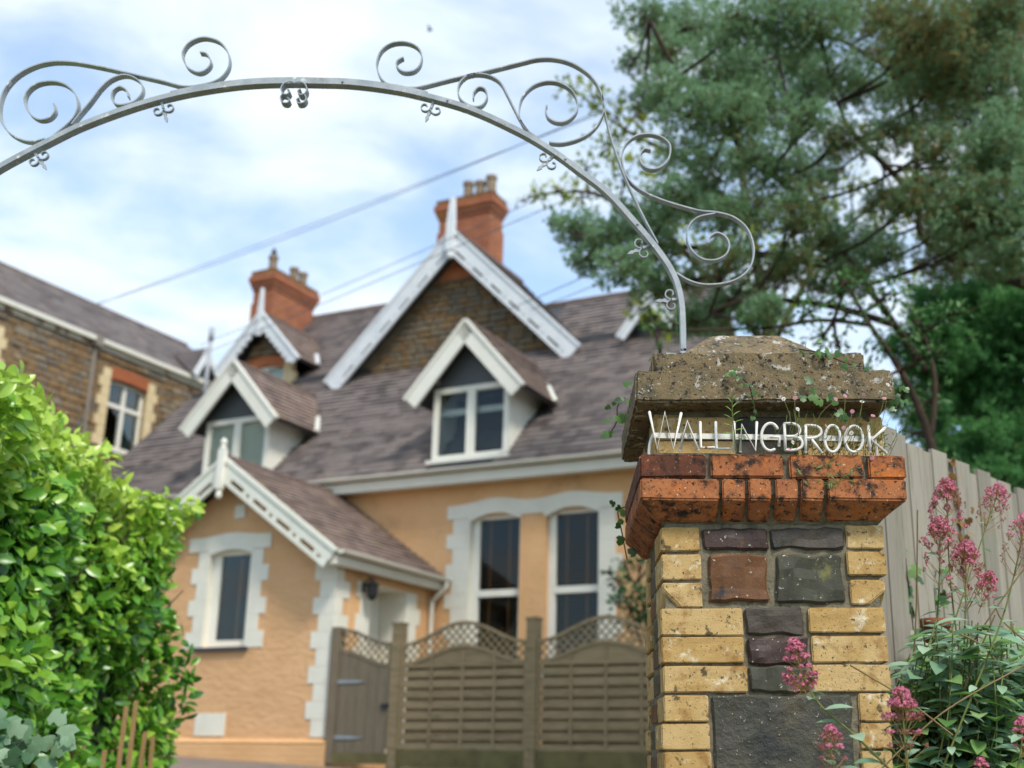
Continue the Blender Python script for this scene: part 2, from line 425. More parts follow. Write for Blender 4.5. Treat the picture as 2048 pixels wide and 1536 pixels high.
STONES = [[0.4946, 2.1968, 0.1707, 0.0513, 0], [0.6947, 2.2003, 0.1954, 0.0523, 1], [0.4992, 2.0896, 0.1518, 0.1212, 2], [0.6952, 2.0889, 0.1705, 0.1212, 3], [0.5946, 1.9737, 0.1447, 0.0653, 1], [0.6007, 1.8953, 0.1501, 0.0675, 0], [0.6027, 1.8205, 0.1481, 0.0599, 3], [0.6078, 1.6408, 0.3585, 0.2702, 4], [0.5957, 1.4039, 0.1489, 0.1885, 1]]
CORBEL_TOP = [[0.319, 2.3847, 0.1826, 0.0657, 0], [0.5238, 2.3884, 0.1988, 0.0648, 1], [0.7428, 2.3896, 0.2036, 0.0662, 1], [0.91, 2.3904, 0.1028, 0.0653, 2]]
CORBEL_LOW = [[0.3372, 2.3161, 0.2143, 0.0491, 0], [0.4855, 2.3184, 0.0618, 0.0492, 1], [0.5571, 2.3195, 0.0609, 0.0492, 0], [0.6311, 2.3207, 0.0609, 0.0492, 1], [0.7019, 2.3227, 0.0618, 0.0492, 1], [0.8513, 2.326, 0.2155, 0.0511, 0]]
NECK = [[0.3964, 2.5078, 0.2224, 0.124], [0.5969, 2.511, 0.1541, 0.124], [0.8085, 2.5144, 0.2496, 0.1241]]
ARCH_BAR = [(-2.1021, 2.7093), (-2.1232, 2.8081), (-2.1321, 2.8917), (-2.1316, 2.9766), (-2.1167, 3.0542), (-2.0723, 3.1683), (-1.996, 3.294), (-1.9274, 3.3764), (-1.8557, 3.4451), (-1.7016, 3.5476), (-1.595, 3.6112), (-1.433, 3.684), (-1.2934, 3.7303), (-1.1529, 3.7615), (-1.0392, 3.7769), (-0.9228, 3.7828), (-0.8228, 3.7826), (-0.721, 3.7806), (-0.6016, 3.7672), (-0.4871, 3.7443), (-0.3128, 3.692), (-0.1373, 3.6063), (-0.0224, 3.5318), (0.0614, 3.465), (0.1493, 3.3916), (0.2329, 3.2939), (0.3152, 3.1871), (0.3627, 3.1074), (0.3857, 3.0318), (0.3924, 2.9499), (0.3922, 2.8406)]
SCROLLS = [[(-0.5441, 3.8847), (-0.5638, 3.871), (-0.5656, 3.851), (-0.5441, 3.8301), (-0.5093, 3.8321), (-0.4872, 3.8557), (-0.4828, 3.8958), (-0.5025, 3.929), (-0.5443, 3.9451), (-0.5908, 3.9375), (-0.623, 3.9067), (-0.6342, 3.8598), (-0.6249, 3.8201), (-0.6027, 3.7875), (-0.5641, 3.7717), (-0.5176, 3.7679), (-0.4774, 3.7732), (-0.3745, 3.8047), (-0.2595, 3.8364), (-0.144, 3.8717), (-0.086, 3.8881), (-0.0277, 3.8891), (0.0309, 3.8715), (0.0895, 3.8293), (0.1246, 3.7739), (0.1387, 3.7152), (0.1309, 3.6632), (0.1024, 3.6176), (0.057, 3.5848), (0.0001, 3.5672), (-0.0427, 3.5703)], [(-0.301, 3.7304), (-0.3001, 3.7533), (-0.2835, 3.7733), (-0.263, 3.7671), (-0.2546, 3.741), (-0.2641, 3.7134), (-0.2838, 3.7001), (-0.3128, 3.7041), (-0.3424, 3.7264), (-0.3541, 3.7589), (-0.3479, 3.7919), (-0.3228, 3.8188), (-0.2882, 3.826), (-0.2473, 3.8188), (-0.2117, 3.7943), (-0.1873, 3.7487), (-0.1628, 3.697), (-0.1387, 3.6488), (-0.1102, 3.6063)], [(-0.0525, 3.7087), (-0.0563, 3.6923), (-0.0471, 3.6633), (-0.0182, 3.6464), (0.0162, 3.6515), (0.0445, 3.6811), (0.0511, 3.7202), (0.0321, 3.7657), (-0.0088, 3.7946), (-0.0553, 3.8003), (-0.1013, 3.7817), (-0.1351, 3.7398), (-0.1454, 3.6908), (-0.1387, 3.6488), (-0.1149, 3.6126), (-0.0801, 3.5856)], [(0.1351, 3.7544), (0.1399, 3.7022), (0.1654, 3.5867), (0.2052, 3.4608), (0.2499, 3.3496), (0.283, 3.2766), (0.3158, 3.2104)], [(0.2964, 3.5475), (0.2737, 3.5503), (0.2593, 3.5247), (0.2676, 3.4933), (0.2958, 3.4767), (0.3299, 3.4868), (0.3558, 3.52), (0.3604, 3.5645), (0.3368, 3.5928), (0.2969, 3.6069), (0.2511, 3.6009), (0.2168, 3.5748), (0.2008, 3.5364), (0.2019, 3.4984), (0.2109, 3.4609), (0.2333, 3.4237), (0.2726, 3.3933), (0.3286, 3.3664), (0.3901, 3.3458), (0.4559, 3.3282), (0.5082, 3.3236), (0.5618, 3.3084), (0.6016, 3.2751), (0.6214, 3.231), (0.6262, 3.1817), (0.6133, 3.1342), (0.5799, 3.0971), (0.531, 3.0755), (0.4666, 3.0693), (0.4186, 3.0806), (0.374, 3.1076)], [(0.4795, 3.2127), (0.4865, 3.2376), (0.5113, 3.2505), (0.5385, 3.2332), (0.5474, 3.2033), (0.5336, 3.1731), (0.5008, 3.1551), (0.4604, 3.1579), (0.4286, 3.1837), (0.4115, 3.2275), (0.4172, 3.272), (0.4472, 3.3047), (0.5048, 3.32)], [(-1.2382, 3.8925), (-1.2142, 3.8863), (-1.1974, 3.8532), (-1.2109, 3.8251), (-1.2388, 3.8146), (-1.2759, 3.8352), (-1.2971, 3.8815), (-1.2851, 3.9219), (-1.2525, 3.9461), (-1.2178, 3.9501), (-1.1751, 3.934), (-1.1452, 3.8975), (-1.1338, 3.851), (-1.1456, 3.811), (-1.1774, 3.7807), (-1.2335, 3.7633), (-1.2853, 3.7611), (-1.3568, 3.7796), (-1.4463, 3.8011), (-1.536, 3.8227), (-1.6255, 3.841), (-1.6847, 3.848), (-1.7425, 3.8456), (-1.7982, 3.828), (-1.8504, 3.7887), (-1.8824, 3.7323), (-1.888, 3.6671), (-1.8733, 3.6156), (-1.8413, 3.5745), (-1.7977, 3.5497), (-1.7571, 3.544), (-1.7187, 3.5543)], [(-1.4621, 3.7167), (-1.4711, 3.7427), (-1.4957, 3.7554), (-1.5143, 3.742), (-1.5179, 3.7158), (-1.5051, 3.6919), (-1.4785, 3.6858), (-1.4399, 3.6995), (-1.4169, 3.7339), (-1.4252, 3.7698), (-1.457, 3.7943), (-1.4925, 3.7996), (-1.5308, 3.7811), (-1.5608, 3.7445), (-1.5886, 3.6917), (-1.617, 3.6459), (-1.6379, 3.6101)], [(-1.7087, 3.6864), (-1.7006, 3.6573), (-1.7181, 3.6312), (-1.7518, 3.6261), (-1.7869, 3.6513), (-1.8076, 3.6944), (-1.8042, 3.7304), (-1.7768, 3.7604), (-1.7321, 3.771), (-1.6845, 3.762), (-1.6455, 3.7299), (-1.6267, 3.6846), (-1.6333, 3.6391), (-1.657, 3.6033), (-1.692, 3.5675)]]
FLEURS = [[(-1.3514, 3.7063), (-1.3192, 3.6141)], [(-0.4338, 3.7242), (-0.4629, 3.6289)], [(-0.0223, 3.5281), (-0.0973, 3.4531)], [(0.2943, 3.2079), (0.2098, 3.1712)], [(-1.7529, 3.5114), (-1.6899, 3.4296)], [(0.3887, 3.0215), (0.3183, 3.0135)]]
ARCH_MID = [(-0.9057, 3.7812), (-0.8975, 3.6781)]
LETTERS = [('W', [[(0.2554, 2.535), (0.2757, 2.4275), (0.2982, 2.5357), (0.3205, 2.4282), (0.3434, 2.5329)]]), ('A', [[(0.3379, 2.427), (0.3606, 2.511), (0.3888, 2.4293)]]), ('L', [[(0.3961, 2.5076), (0.396, 2.4357), (0.4328, 2.4363)]]), ('L', [[(0.4393, 2.5083), (0.4393, 2.4335), (0.4747, 2.434)]]), ('I', [[(0.4901, 2.5091), (0.4882, 2.4275)]]), ('N', [[(0.5051, 2.4263), (0.5113, 2.5031), (0.5476, 2.4284), (0.5532, 2.5101)]]), ('G', [[(0.6098, 2.4945), (0.606, 2.5005), (0.6014, 2.5049), (0.5962, 2.5075), (0.5907, 2.5083), (0.5851, 2.5071), (0.5797, 2.504), (0.5749, 2.4991), (0.5708, 2.4928), (0.5676, 2.4854), (0.5655, 2.4771), (0.5646, 2.4684), (0.5649, 2.4598), (0.5664, 2.4517), (0.5691, 2.4444), (0.5728, 2.4383), (0.5773, 2.4338), (0.5825, 2.431), (0.5879, 2.43), (0.5935, 2.431), (0.5989, 2.4338)], [(0.5906, 2.469), (0.6142, 2.4684), (0.6123, 2.445)]]), ('B', [[(0.63, 2.5079), (0.6297, 2.4326)], [(0.63, 2.5079), (0.6538, 2.5083), (0.67, 2.4997), (0.6706, 2.4825), (0.6569, 2.4725), (0.6309, 2.4711)], [(0.6309, 2.4711), (0.6616, 2.4702), (0.6766, 2.4582), (0.6735, 2.4411), (0.6552, 2.433), (0.6297, 2.4326)]]), ('R', [[(0.6891, 2.5039), (0.6856, 2.4277)], [(0.6891, 2.5039), (0.7152, 2.5029), (0.7299, 2.4933), (0.7291, 2.4786), (0.7111, 2.4685), (0.6879, 2.4667)], [(0.7016, 2.4669), (0.7289, 2.4274)]]), ('O', [[(0.7829, 2.4672), (0.7819, 2.4587), (0.7799, 2.4506), (0.777, 2.4434), (0.7733, 2.4373), (0.769, 2.4327), (0.7644, 2.4299), (0.7596, 2.4288), (0.7549, 2.4297), (0.7506, 2.4325), (0.7468, 2.4369), (0.7437, 2.4429), (0.7416, 2.45), (0.7404, 2.458), (0.7403, 2.4665), (0.7413, 2.475), (0.7433, 2.4831), (0.7462, 2.4904), (0.7499, 2.4965), (0.7542, 2.5012), (0.7589, 2.5041), (0.7637, 2.5051), (0.7684, 2.5042), (0.7727, 2.5015), (0.7765, 2.497), (0.7796, 2.491), (0.7817, 2.4837), (0.7829, 2.4757), (0.7829, 2.4672)]]), ('O', [[(0.8453, 2.4672), (0.8442, 2.4589), (0.8419, 2.4511), (0.8386, 2.444), (0.8343, 2.4381), (0.8294, 2.4336), (0.8241, 2.4308), (0.8185, 2.4298), (0.8131, 2.4306), (0.8081, 2.4333), (0.8037, 2.4376), (0.8002, 2.4434), (0.7976, 2.4504), (0.7963, 2.4582), (0.7961, 2.4664), (0.7972, 2.4747), (0.7995, 2.4826), (0.8028, 2.4897), (0.8071, 2.4957), (0.812, 2.5002), (0.8174, 2.5031), (0.8229, 2.5041), (0.8283, 2.5033), (0.8334, 2.5006), (0.8378, 2.4962), (0.8414, 2.4903), (0.8439, 2.4833), (0.8452, 2.4755), (0.8453, 2.4672)]]), ('K', [[(0.8632, 2.5043), (0.8634, 2.431)], [(0.9094, 2.5001), (0.8684, 2.4661), (0.9076, 2.4292)]])]
SIGNBAR = [[(0.2667, 2.4712)], [(0.8815, 2.4707)]]
DAISIES = [(0.6255, 2.5717, 0), (0.8423, 2.5667, 0), (0.6464, 2.448, 0), (0.8086, 2.4774, 0), (0.6624, 2.5415, 0), (0.6541, 2.5712, 1), (0.7686, 2.5705, 1), (0.798, 2.5849, 1), (0.8145, 2.539, 1), (0.8734, 2.53, 1), (0.7435, 2.5009, 1), (0.7881, 2.4918, 1), (0.6361, 2.4283, 1), (0.861, 2.4077, 1), (0.9224, 2.623, 0), (0.8458, 2.5842, 1), (0.9051, 2.5777, 1), (0.7781, 2.5261, 1)]
SPROUT = [(0.49, 2.4236), (0.4865, 2.4674), (0.4808, 2.5164), (0.4798, 2.5659)]
# ================================================================ ground
def gz(x, y):
    ramp = 1.5 * sstep(2.0, 14.5, y) + .012 * max(0, y - 18) - .045 * max(-6, min(6, x + 3)) * sstep(9, 15, y)
    bank = 1.22 * sstep(.75, 1.15, x) * sstep(2.2, 2.9, y)
    left = 1.0 * sstep(-2.1, -2.6, x) * sstep(2.0, 3.5, y)
    return max(ramp, bank, left)
def sheet(name, xs, ys, dz, ma):
    V = [(x, y, gz(x, y) + dz) for y in ys for x in xs]
    n = len(xs)
    Fq = [(j * n + i, j * n + i + 1, (j + 1) * n + i + 1, (j + 1) * n + i) for j in range(len(ys) - 1) for i in range(n - 1)]
    o = fobj(name, fmesh(name, V, Fq, ma)); o['kind'] = 'structure'
    return o
sheet('ground', [-400, -100, -40, -20, -12, -8] + [-6 + .5 * i for i in range(25)] + [8, 12, 20, 40, 100, 400], [-300, -60, -20, -8, -3, 0, 1] + [1.5 + .5 * i for i in range(40)] + [24, 30, 45, 80, 200, 600], 0, M_SOIL)
sheet('driveway', [-2.05 + .25 * i for i in range(11)], [-3 + .5 * i for i in range(26)], .006, M_TARMAC)
sheet('forecourt', [-6 + .5 * i for i in range(25)], [10 + .5 * i for i in range(17)], .012, M_TARMAC)

# ================================================================ cottage
YAW = -R(25.70)
H = empty('cottage', (-2.964, 16.377, 1.85), YAW)
tag(H, 'apricot painted cottage with white quoins, slate roofs, dormers and a stone gable', 'house')
HM = Matrix.Translation(H.location) @ Matrix.Rotation(YAW, 4, 'Z')

SLATE_ME = unit_block('slate', 0, M_SLATE)
SLATEW_ME = unit_block('slate', 0, M_SLATEWARM)
SLATES = []     # (distance, roof object, mesh, local matrix)
def slates(roof, me, o, ud, sd, W, L, sw=.28, sh=.19, clip=None):
    """courses of slates on a slope: origin o at the lower end of the eave, ud along it, sd up the slope"""
    o, ud, sd = Vector(o), Vector(ud).normalized(), Vector(sd).normalized()
    n = ud.cross(sd).normalized()
    if n.z < 0:
        n = -n
    rows = int(L / sh)
    for r_ in range(rows + 1):
        off = (sw / 2 if r_ % 2 else 0) - sw / 2 + rng.uniform(-.05, .05)
        for c_ in range(int(W / sw) + 2):
            a0, a1 = max(0, off + c_ * sw), min(W, off + (c_ + 1) * sw)
            s0, s1 = r_ * sh - .03, min(L, r_ * sh + sh + .04)
            if a1 - a0 < .04 or s1 - s0 < .03:
                continue
            a, s_ = (a0 + a1) / 2, (s0 + s1) / 2
            if clip and not clip(a, s_):
                continue
            p = o + ud * a + sd * s_ + n * (.018 + rng.uniform(-.002, .003))
            tilt = .032 / (s1 - s0) + rng.uniform(-.008, .016)
            sv = (sd - n * tilt).normalized(); nv = ud.cross(sv).normalized()
            if nv.z < 0:
                nv = -nv
            mm = Matrix.Identity(4)
            for i in range(3):
                mm[i][0], mm[i][1], mm[i][2] = ud[i] * (a1 - a0 - .002), sv[i] * (s1 - s0), nv[i] * .022
            mm.translation = p
            SLATES.append(((HM @ p - CAMLOC).length, roof, me, mm))
def slope(name, pts, th=.06, ma=None):
    """roof slab under the slates from a 3d polygon"""
    pts = [Vector(p) for p in pts]
    n = (pts[1] - pts[0]).cross(pts[2] - pts[0]).normalized()
    if n.z < 0:
        n = -n
    return MB().prism([p - n * .002 for p in pts], n * -th).build(name, ma or M_LEAD, H)

def wall_v(mb, u0, u1, z0, z1, v, t, holes=()):
    """wall facing -v with rectangular openings (u0,u1,z0,z1)"""
    us = sorted({u0, u1} | {h[0] for h in holes} | {h[1] for h in holes})
    zs = sorted({z0, z1} | {h[2] for h in holes} | {h[3] for h in holes})
    for i in range(len(us) - 1):
        for j in range(len(zs) - 1):
            cu, cz = (us[i] + us[i + 1]) / 2, (zs[j] + zs[j + 1]) / 2
            if any(h[0] < cu < h[1] and h[2] < cz < h[3] for h in holes):
                continue
            mb.box(us[i], us[i + 1], v, v + t, zs[j], zs[j + 1])
    return mb
def wall_u(mb, v0, v1, z0, z1, u, t, holes=()):
    """wall facing +u, thickness t behind"""
    vs = sorted({v0, v1} | {h[0] for h in holes} | {h[1] for h in holes})
    zs = sorted({z0, z1} | {h[2] for h in holes} | {h[3] for h in holes})
    for i in range(len(vs) - 1):
        for j in range(len(zs) - 1):
            cv, cz = (vs[i] + vs[i + 1]) / 2, (zs[j] + zs[j + 1]) / 2
            if any(h[0] < cv < h[1] and h[2] < cz < h[3] for h in holes):
                continue
            mb.box(u - t, u, vs[i], vs[i + 1], zs[j], zs[j + 1])
    return mb

# ---- porch
PW = (-2.22, -1.46, 1.22, 2.62)
mb = wall_v(MB(), -3.7, 0, -.7, 2.36, 0, .3, [PW])
mb.prism([(-3.7, 0, 2.36), (0, 0, 2.36), (-1.85, 0, 3.68)], (0, .3, 0))
# opening reaches above the eave line: cut from two side pieces instead of one sheet
mb.v, mb.f = [], []
wall_v(mb, -3.7, 0, -.7, 2.36, 0, .3, [(PW[0], PW[1], PW[2], 2.36)])
def rake(u):
    return 2.36 + (3.68 - 2.36) * (1 - abs(u + 1.85) / 1.85)
mb.prism([(-3.7, 0, 2.36), (PW[0], 0, 2.36), (PW[0], 0, rake(PW[0]))], (0, .3, 0))
mb.prism([(PW[1], 0, 2.36), (0, 0, 2.36), (PW[1], 0, rake(PW[1]))], (0, .3, 0))
mb.prism([(PW[0], 0, 2.62), (PW[1], 0, 2.62), (PW[1], 0, rake(PW[1])), (-1.85, 0, 3.68), (PW[0], 0, rake(PW[0]))], (0, .3, 0))
mb.build('porch_wall', M_RENDER, H)
DO = (.82, 1.79, -.3, 2.13)
wall_u(MB(), .3, 2.5, -.7, 2.36, 0, .3, [DO]).build('porch_side_wall', M_ORANGE, H)
wall_u(MB(), .3, 2.5, -.7, 2.36, -3.4, .3).build('porch_side_wall', M_ORANGE, H)
# plinth
mb = MB(); mb.strip([(-3.75, -.10, -.05), (.06, -.10, -.05)], [(-3.75, -.10, -.7), (.06, -.10, -.7)], (0, .097, 0))
mb.strip([(-3.75, -.003, 0.0), (.06, -.003, 0.0)], [(-3.75, -.10, -.05), (.06, -.10, -.05)], (0, .0, -.02))
mb.build('plinth', M_ORANGE, H)
bx('plinth', M_ORANGE, H, .003, .06, 0, .78, -.7, -.02)
# corner quoins, each an L block that returns round the corner
zq = 2.30; k = 0
while zq > .03:
    z1, z0 = zq, max(.01, zq - .228)
    wf, ws = ((.34, .17), (.24, .32))[k % 2]
    q = MB(); q.box(-wf, .014, -.014, -.002, z0 + .002, z1 - .002); q.box(.002, .014, -.0019, ws, z0 + .002, z1 - .002)
    q.build('quoin', M_WHITEBRICK, H)
    zq -= .228; k += 1
# porch window
def header(name, u0, u1, zb, zt, wins, v, zout, th=.02, n=48):
    """painted arched head over windows: flat soffit outside, segmental arch inside each opening"""
    us = sorted({u0, u1} | {w[0] for w in wins} | {w[1] for w in wins} | {u0 + (u1 - u0) * i / n for i in range(n + 1)})
    top, bot = [], []
    for u in us:
        t = 0; b = zb
        for (a, c, hgt) in wins:
            mid, hw = (a + c) / 2, (c - a) / 2
            t = max(t, math.exp(-((u - mid) / (hw * .95)) ** 2))
            if a - 1e-6 <= u <= c + 1e-6:
                b = zb - .06 + hgt * (1 - ((u - mid) / hw) ** 2)
        top.append((u, v - th, zout + (zt - zout) * t)); bot.append((u, v - th, b))
    return MB().strip(top, bot, (0, th + .11, 0)).build(name, M_WHITEBRICK, H)
header('window_head', -2.62, -1.14, 2.58, 2.83, [(PW[0], PW[1], .07)], 0, 2.78)
k = 0; zq = 2.575
while zq > 1.25:
    z1, z0 = zq - .002, max(1.19, zq - .228)
    wd = (.20, .31)[k % 2]
    bx('quoin', M_WHITEBRICK, H, PW[1] - .001, PW[1] + wd, -.014, .11, z0, z1)
    bx('quoin', M_WHITEBRICK, H, PW[0] - wd, PW[0] + .001, -.014, .11, z0, z1)
    zq -= .228; k += 1
def casement(u0, u1, z0, z1, v, bars_v=(), bars_h=(), fw=.055, depth=.06, name='window', blind=None, fwl=None):
    """framed window facing -v; bars split it into panes, each pane a sub-part"""
    f = MB(); fl = fwl or fw
    f.box(u0, u0 + fl, v, v + depth, z0, z1); f.box(u1 - fw, u1, v, v + depth, z0, z1)
    f.box(u0 + fl, u1 - fw, v, v + depth, z0, z0 + fw); f.box(u0 + fl, u1 - fw, v, v + depth, z1 - fw, z1)
    us = [u0 + fl]; zs = [z0 + fw]
    for b, w in bars_v:
        f.box(b - w / 2, b + w / 2, v + .004, v + depth - .004, z0 + fw, z1 - fw); us += [b - w / 2, b + w / 2]
    us.append(u1 - fw)
    for b, w in bars_h:
        f.box(u0 + fl, u1 - fw, v - .012, v + depth + .01, b - w / 2, b + w / 2); zs += [b - w / 2, b + w / 2]
    zs.append(z1 - fw)
    wo_ = f.build(name, M_WHITE, H)
    for i in range(0, len(us), 2):
        for j in range(0, len(zs), 2):
            bx('pane', M_GLASS, wo_, us[i] - .005, us[i + 1] + .005, v + depth * .55, v + depth * .55 + .006, zs[j] - .005, zs[j + 1] + .005)
    return wo_
w_ = casement(PW[0] + .001, PW[1] - .001, PW[2] + .001, 2.62, .09, fw=.10, fwl=.13)
bx('blind_tape', M_TAPE, w_, -1.84, -1.80, .22, .226, 1.36, 2.5)
bx('window_sill', M_LEAD, H, -2.33, -1.40, -.05, .10, 1.16, 1.219)
bx('room_shade_panel', M_DARK, H, -3.3, -.7, 1.0, 1.02, .0, 3.0)
bx('vent_cover', M_WHITEBRICK, H, -1.83, -1.65, -.03, -.001, 3.03, 3.22)
bx('painted_block', M_WHITEBRICK, H, -2.19, -1.67, -.02, -.001, .03, .33)
# porch door and its white reveal
for (a, b, c) in ((DO[0] - .32, DO[0], 0), (DO[1], DO[1] + .36, 1)):
    zq = 2.13; k = c
    while zq > -.2:
        wd = (b - a) * (1, .72)[k % 2]
        v0, v1 = (b - wd, b) if c == 0 else (a, a + wd)
        bx('quoin', M_WHITEBRICK, H, -.001, .014, v0, v1, zq - .228, zq - .003)
        zq -= .228; k += 1
rv = MB()
rv.box(-.5, -.001, DO[0], DO[0] + .02, -.3, 2.12); rv.box(-.5, -.001, DO[1] - .02, DO[1], -.3, 2.12); rv.box(-.5, -.001, DO[0], DO[1], 2.12, 2.14)
rv.build('door_reveal', M_WHITE, H)
d_ = MB(); d_.box(-.50, -.46, DO[0] + .02, DO[1] - .02, -.3, 2.12)
for i in range(6):
    d_.box(-.458, -.45, DO[0] + .05 + i * .15, DO[0] + .19 + i * .15, -.25, 2.05)
d_ = d_.build('door', M_WHITE, H)
MB().lathe([(.0, -.02), (.035, -.02), (.035, .02), (0, .02)], (-.43, DO[0] + .14, 1.15), 10).build('door_handle', M_IRON, d_)
# wall lantern
l_ = MB(); l_.box(.0, .02, .60, .68, 1.98, 2.12); l_.tube([(.02, .64, 2.1), (.10, .64, 2.18), (.16, .64, 2.16)], .012, 6); l_ = l_.build('wall_lantern', M_IRON, H)
MB().lathe([(.03, 1.86), (.075, 1.92), (.085, 2.06), (.10, 2.07), (.02, 2.16)], (.16, .64, 0), 8).build('lantern_cage', M_IRON, l_)

# porch roof
RZ, EZ = 3.86, 2.40
rf = slope('roof', [(.22, -.32, EZ), (.22, 2.5, EZ), (-1.85, 2.5, RZ), (-1.85, -.32, RZ)])
sl = math.hypot(2.07, RZ - EZ)
slates(rf, SLATEW_ME, (.22, -.32, EZ), (0, 1, 0), (-2.07, 0, RZ - EZ), 2.82, sl - .02, .22, .14)
rf2 = slope('roof', [(-3.92, -.32, EZ), (-3.92, 2.5, EZ), (-1.85, 2.5, RZ), (-1.85, -.32, RZ)])
slates(rf2, SLATEW_ME, (-3.92, -.32, EZ), (0, 1, 0), (2.07, 0, RZ - EZ), 2.82, sl - .02, .22, .14)
def ridge(name, a, b, n_, r=.075):
    """row of half round ridge tiles, each its own piece"""
    a, b = Vector(a), Vector(b)
    for i in range(n_):
        p, q = a.lerp(b, i / n_), a.lerp(b, (i + .97) / n_)
        t = MB().tube([p, q], [r, r * .93], 10)
        t.build('ridge_tile', M_RIDGE, H)
ridge('ridge', (-1.85, -.3, RZ - .01), (-1.85, 2.5, RZ - .01), 7)

def bargeboards(apex_u, apex_z, half, drop, v, wdt, ma, slots=0, th=.05, parent=None, scal=False, sa_=.62, sb_=.79):
    """pair of boards down both rakes; slots = pierced openings per side; scal = scalloped lower edge"""
    for sgn in (-1, 1):
        d = Vector((sgn * half, 0, -drop)).normalized(); L = math.hypot(half, drop)
        n = Vector((0, 1, 0)).cross(d); n = n if n.z < 0 else -n     # across the board, downwards
        A = Vector((apex_u, v, apex_z)); q = MB()
        def piece(t0, t1, w0, w1, v0=0, tt=th):
            q.obox(A + d * (t0 + t1) / 2 + n * (w0 + w1) / 2 + Vector((0, v0 + tt / 2, 0)), d * (t1 - t0) / 2, Vector((0, tt / 2, 0)), n * (w1 - w0) / 2)
        if slots:
            t0s = .16 + .18 * drop / half
            piece(.0, L, 0, wdt * sa_); piece(t0s - .1, L - .02, wdt * sb_, wdt)
            seg = (L - t0s - .12) / slots
            x = t0s - .1
            for i in range(slots):
                s0 = t0s + i * seg + .06; s1 = s0 + seg * .56
                piece(x, s0, wdt * sa_, wdt * sb_, .002, th - .004)
                # little triangle piercing between slots
                c0 = s1 + seg * .14
                piece(s1, c0, wdt * sa_, wdt * sb_, .002, th - .004)
                piece(c0, c0 + .07, wdt * sa_, wdt * (sa_ + .07), .002, th - .004)
                x = c0 + .07
            piece(x, L - .02, wdt * sa_, wdt * sb_, .002, th - .004)
            piece(0, L + .02, -.03, .02, -.02, th + .03)
        else:
            piece(0, L, 0, wdt)
            piece(0, L + .02, -.03, .02, -.02, th + .03)
        if scal:
            k_ = int(L / .16)
            for i in range(k_):
                c = A + d * (.25 + i * .16) + n * wdt
                if .25 + i * .16 < L - .05:
                    q.prism([c + d * .07 * math.cos(a) + n * .07 * math.sin(a) for a in [math.pi * j / 6 for j in range(7)]], (0, th, 0))
        q.build('bargeboard', ma, parent or H)
bargeboards(-1.85, RZ - .01, 2.06, 1.45, -.36, .28, M_BARGE, 4, sa_=.56, sb_=.80)
fn = MB(); fn.box(-1.90, -1.80, -.43, -.33, 3.40, 3.97)
fn.lathe([(.05, 3.97), (.06, 4.0), (.03, 4.03), (.05, 4.07), (.045, 4.11), (.0, 4.15)], (-1.85, -.38, 0), 10)
fn.lathe([(0.0, 3.24), (.04, 3.27), (.05, 3.31), (.035, 3.35), (.055, 3.40)], (-1.85, -.38, 0), 10)
fn.build('finial', M_WHITE, H)
# gutter along the porch side and its downpipe
def gutter(name, a, b, r=.06, parent=None):
    a, b = Vector(a), Vector(b); d = (b - a).normalized(); s_ = Vector((0, 0, 1)).cross(d)
    q = MB(); prof = []
    for j in range(9):
        an = math.pi * j / 8
        prof.append((math.cos(an) * r, -math.sin(an) * r * .9))
    outer = [[p + s_ * c + Vector((0, 0, z_)) for c, z_ in prof] for p in (a, b)]
    inner = [[p + s_ * c * .86 + Vector((0, 0, z_ * .86)) for c, z_ in prof] for p in (a, b)]
    vs = outer[0] + outer[1] + inner[0] + inner[1]
    fs = [(i, i + 1, i + 10, i + 9) for i in range(8)] + [(18 + i, 27 + i, 28 + i, 19 + i) for i in range(8)]
    fs += [(0, 9, 27, 18), (8, 26, 35, 17)] + [tuple(range(9)), tuple(range(9, 18))]
    q.add(vs, fs)
    return q.build(name, M_GUTTER, parent or H)
gutter('gutter', (.29, -.34, EZ + .01), (.29, 2.62, EZ + .0))
bx('fascia', M_GUTTER, H, .10, .215, -.31, 2.45, EZ - .17, EZ - .045)
MB().tube(spline([(.29, 2.40, EZ - .05), (.29, 2.40, EZ - .14), (.10, 2.40, EZ - .30), (.06, 2.40, EZ - .42), (.06, 2.40, 1.0), (.06, 2.40, -.4)], 4), .036, 10).build('downpipe', M_GUTTER, H, True)

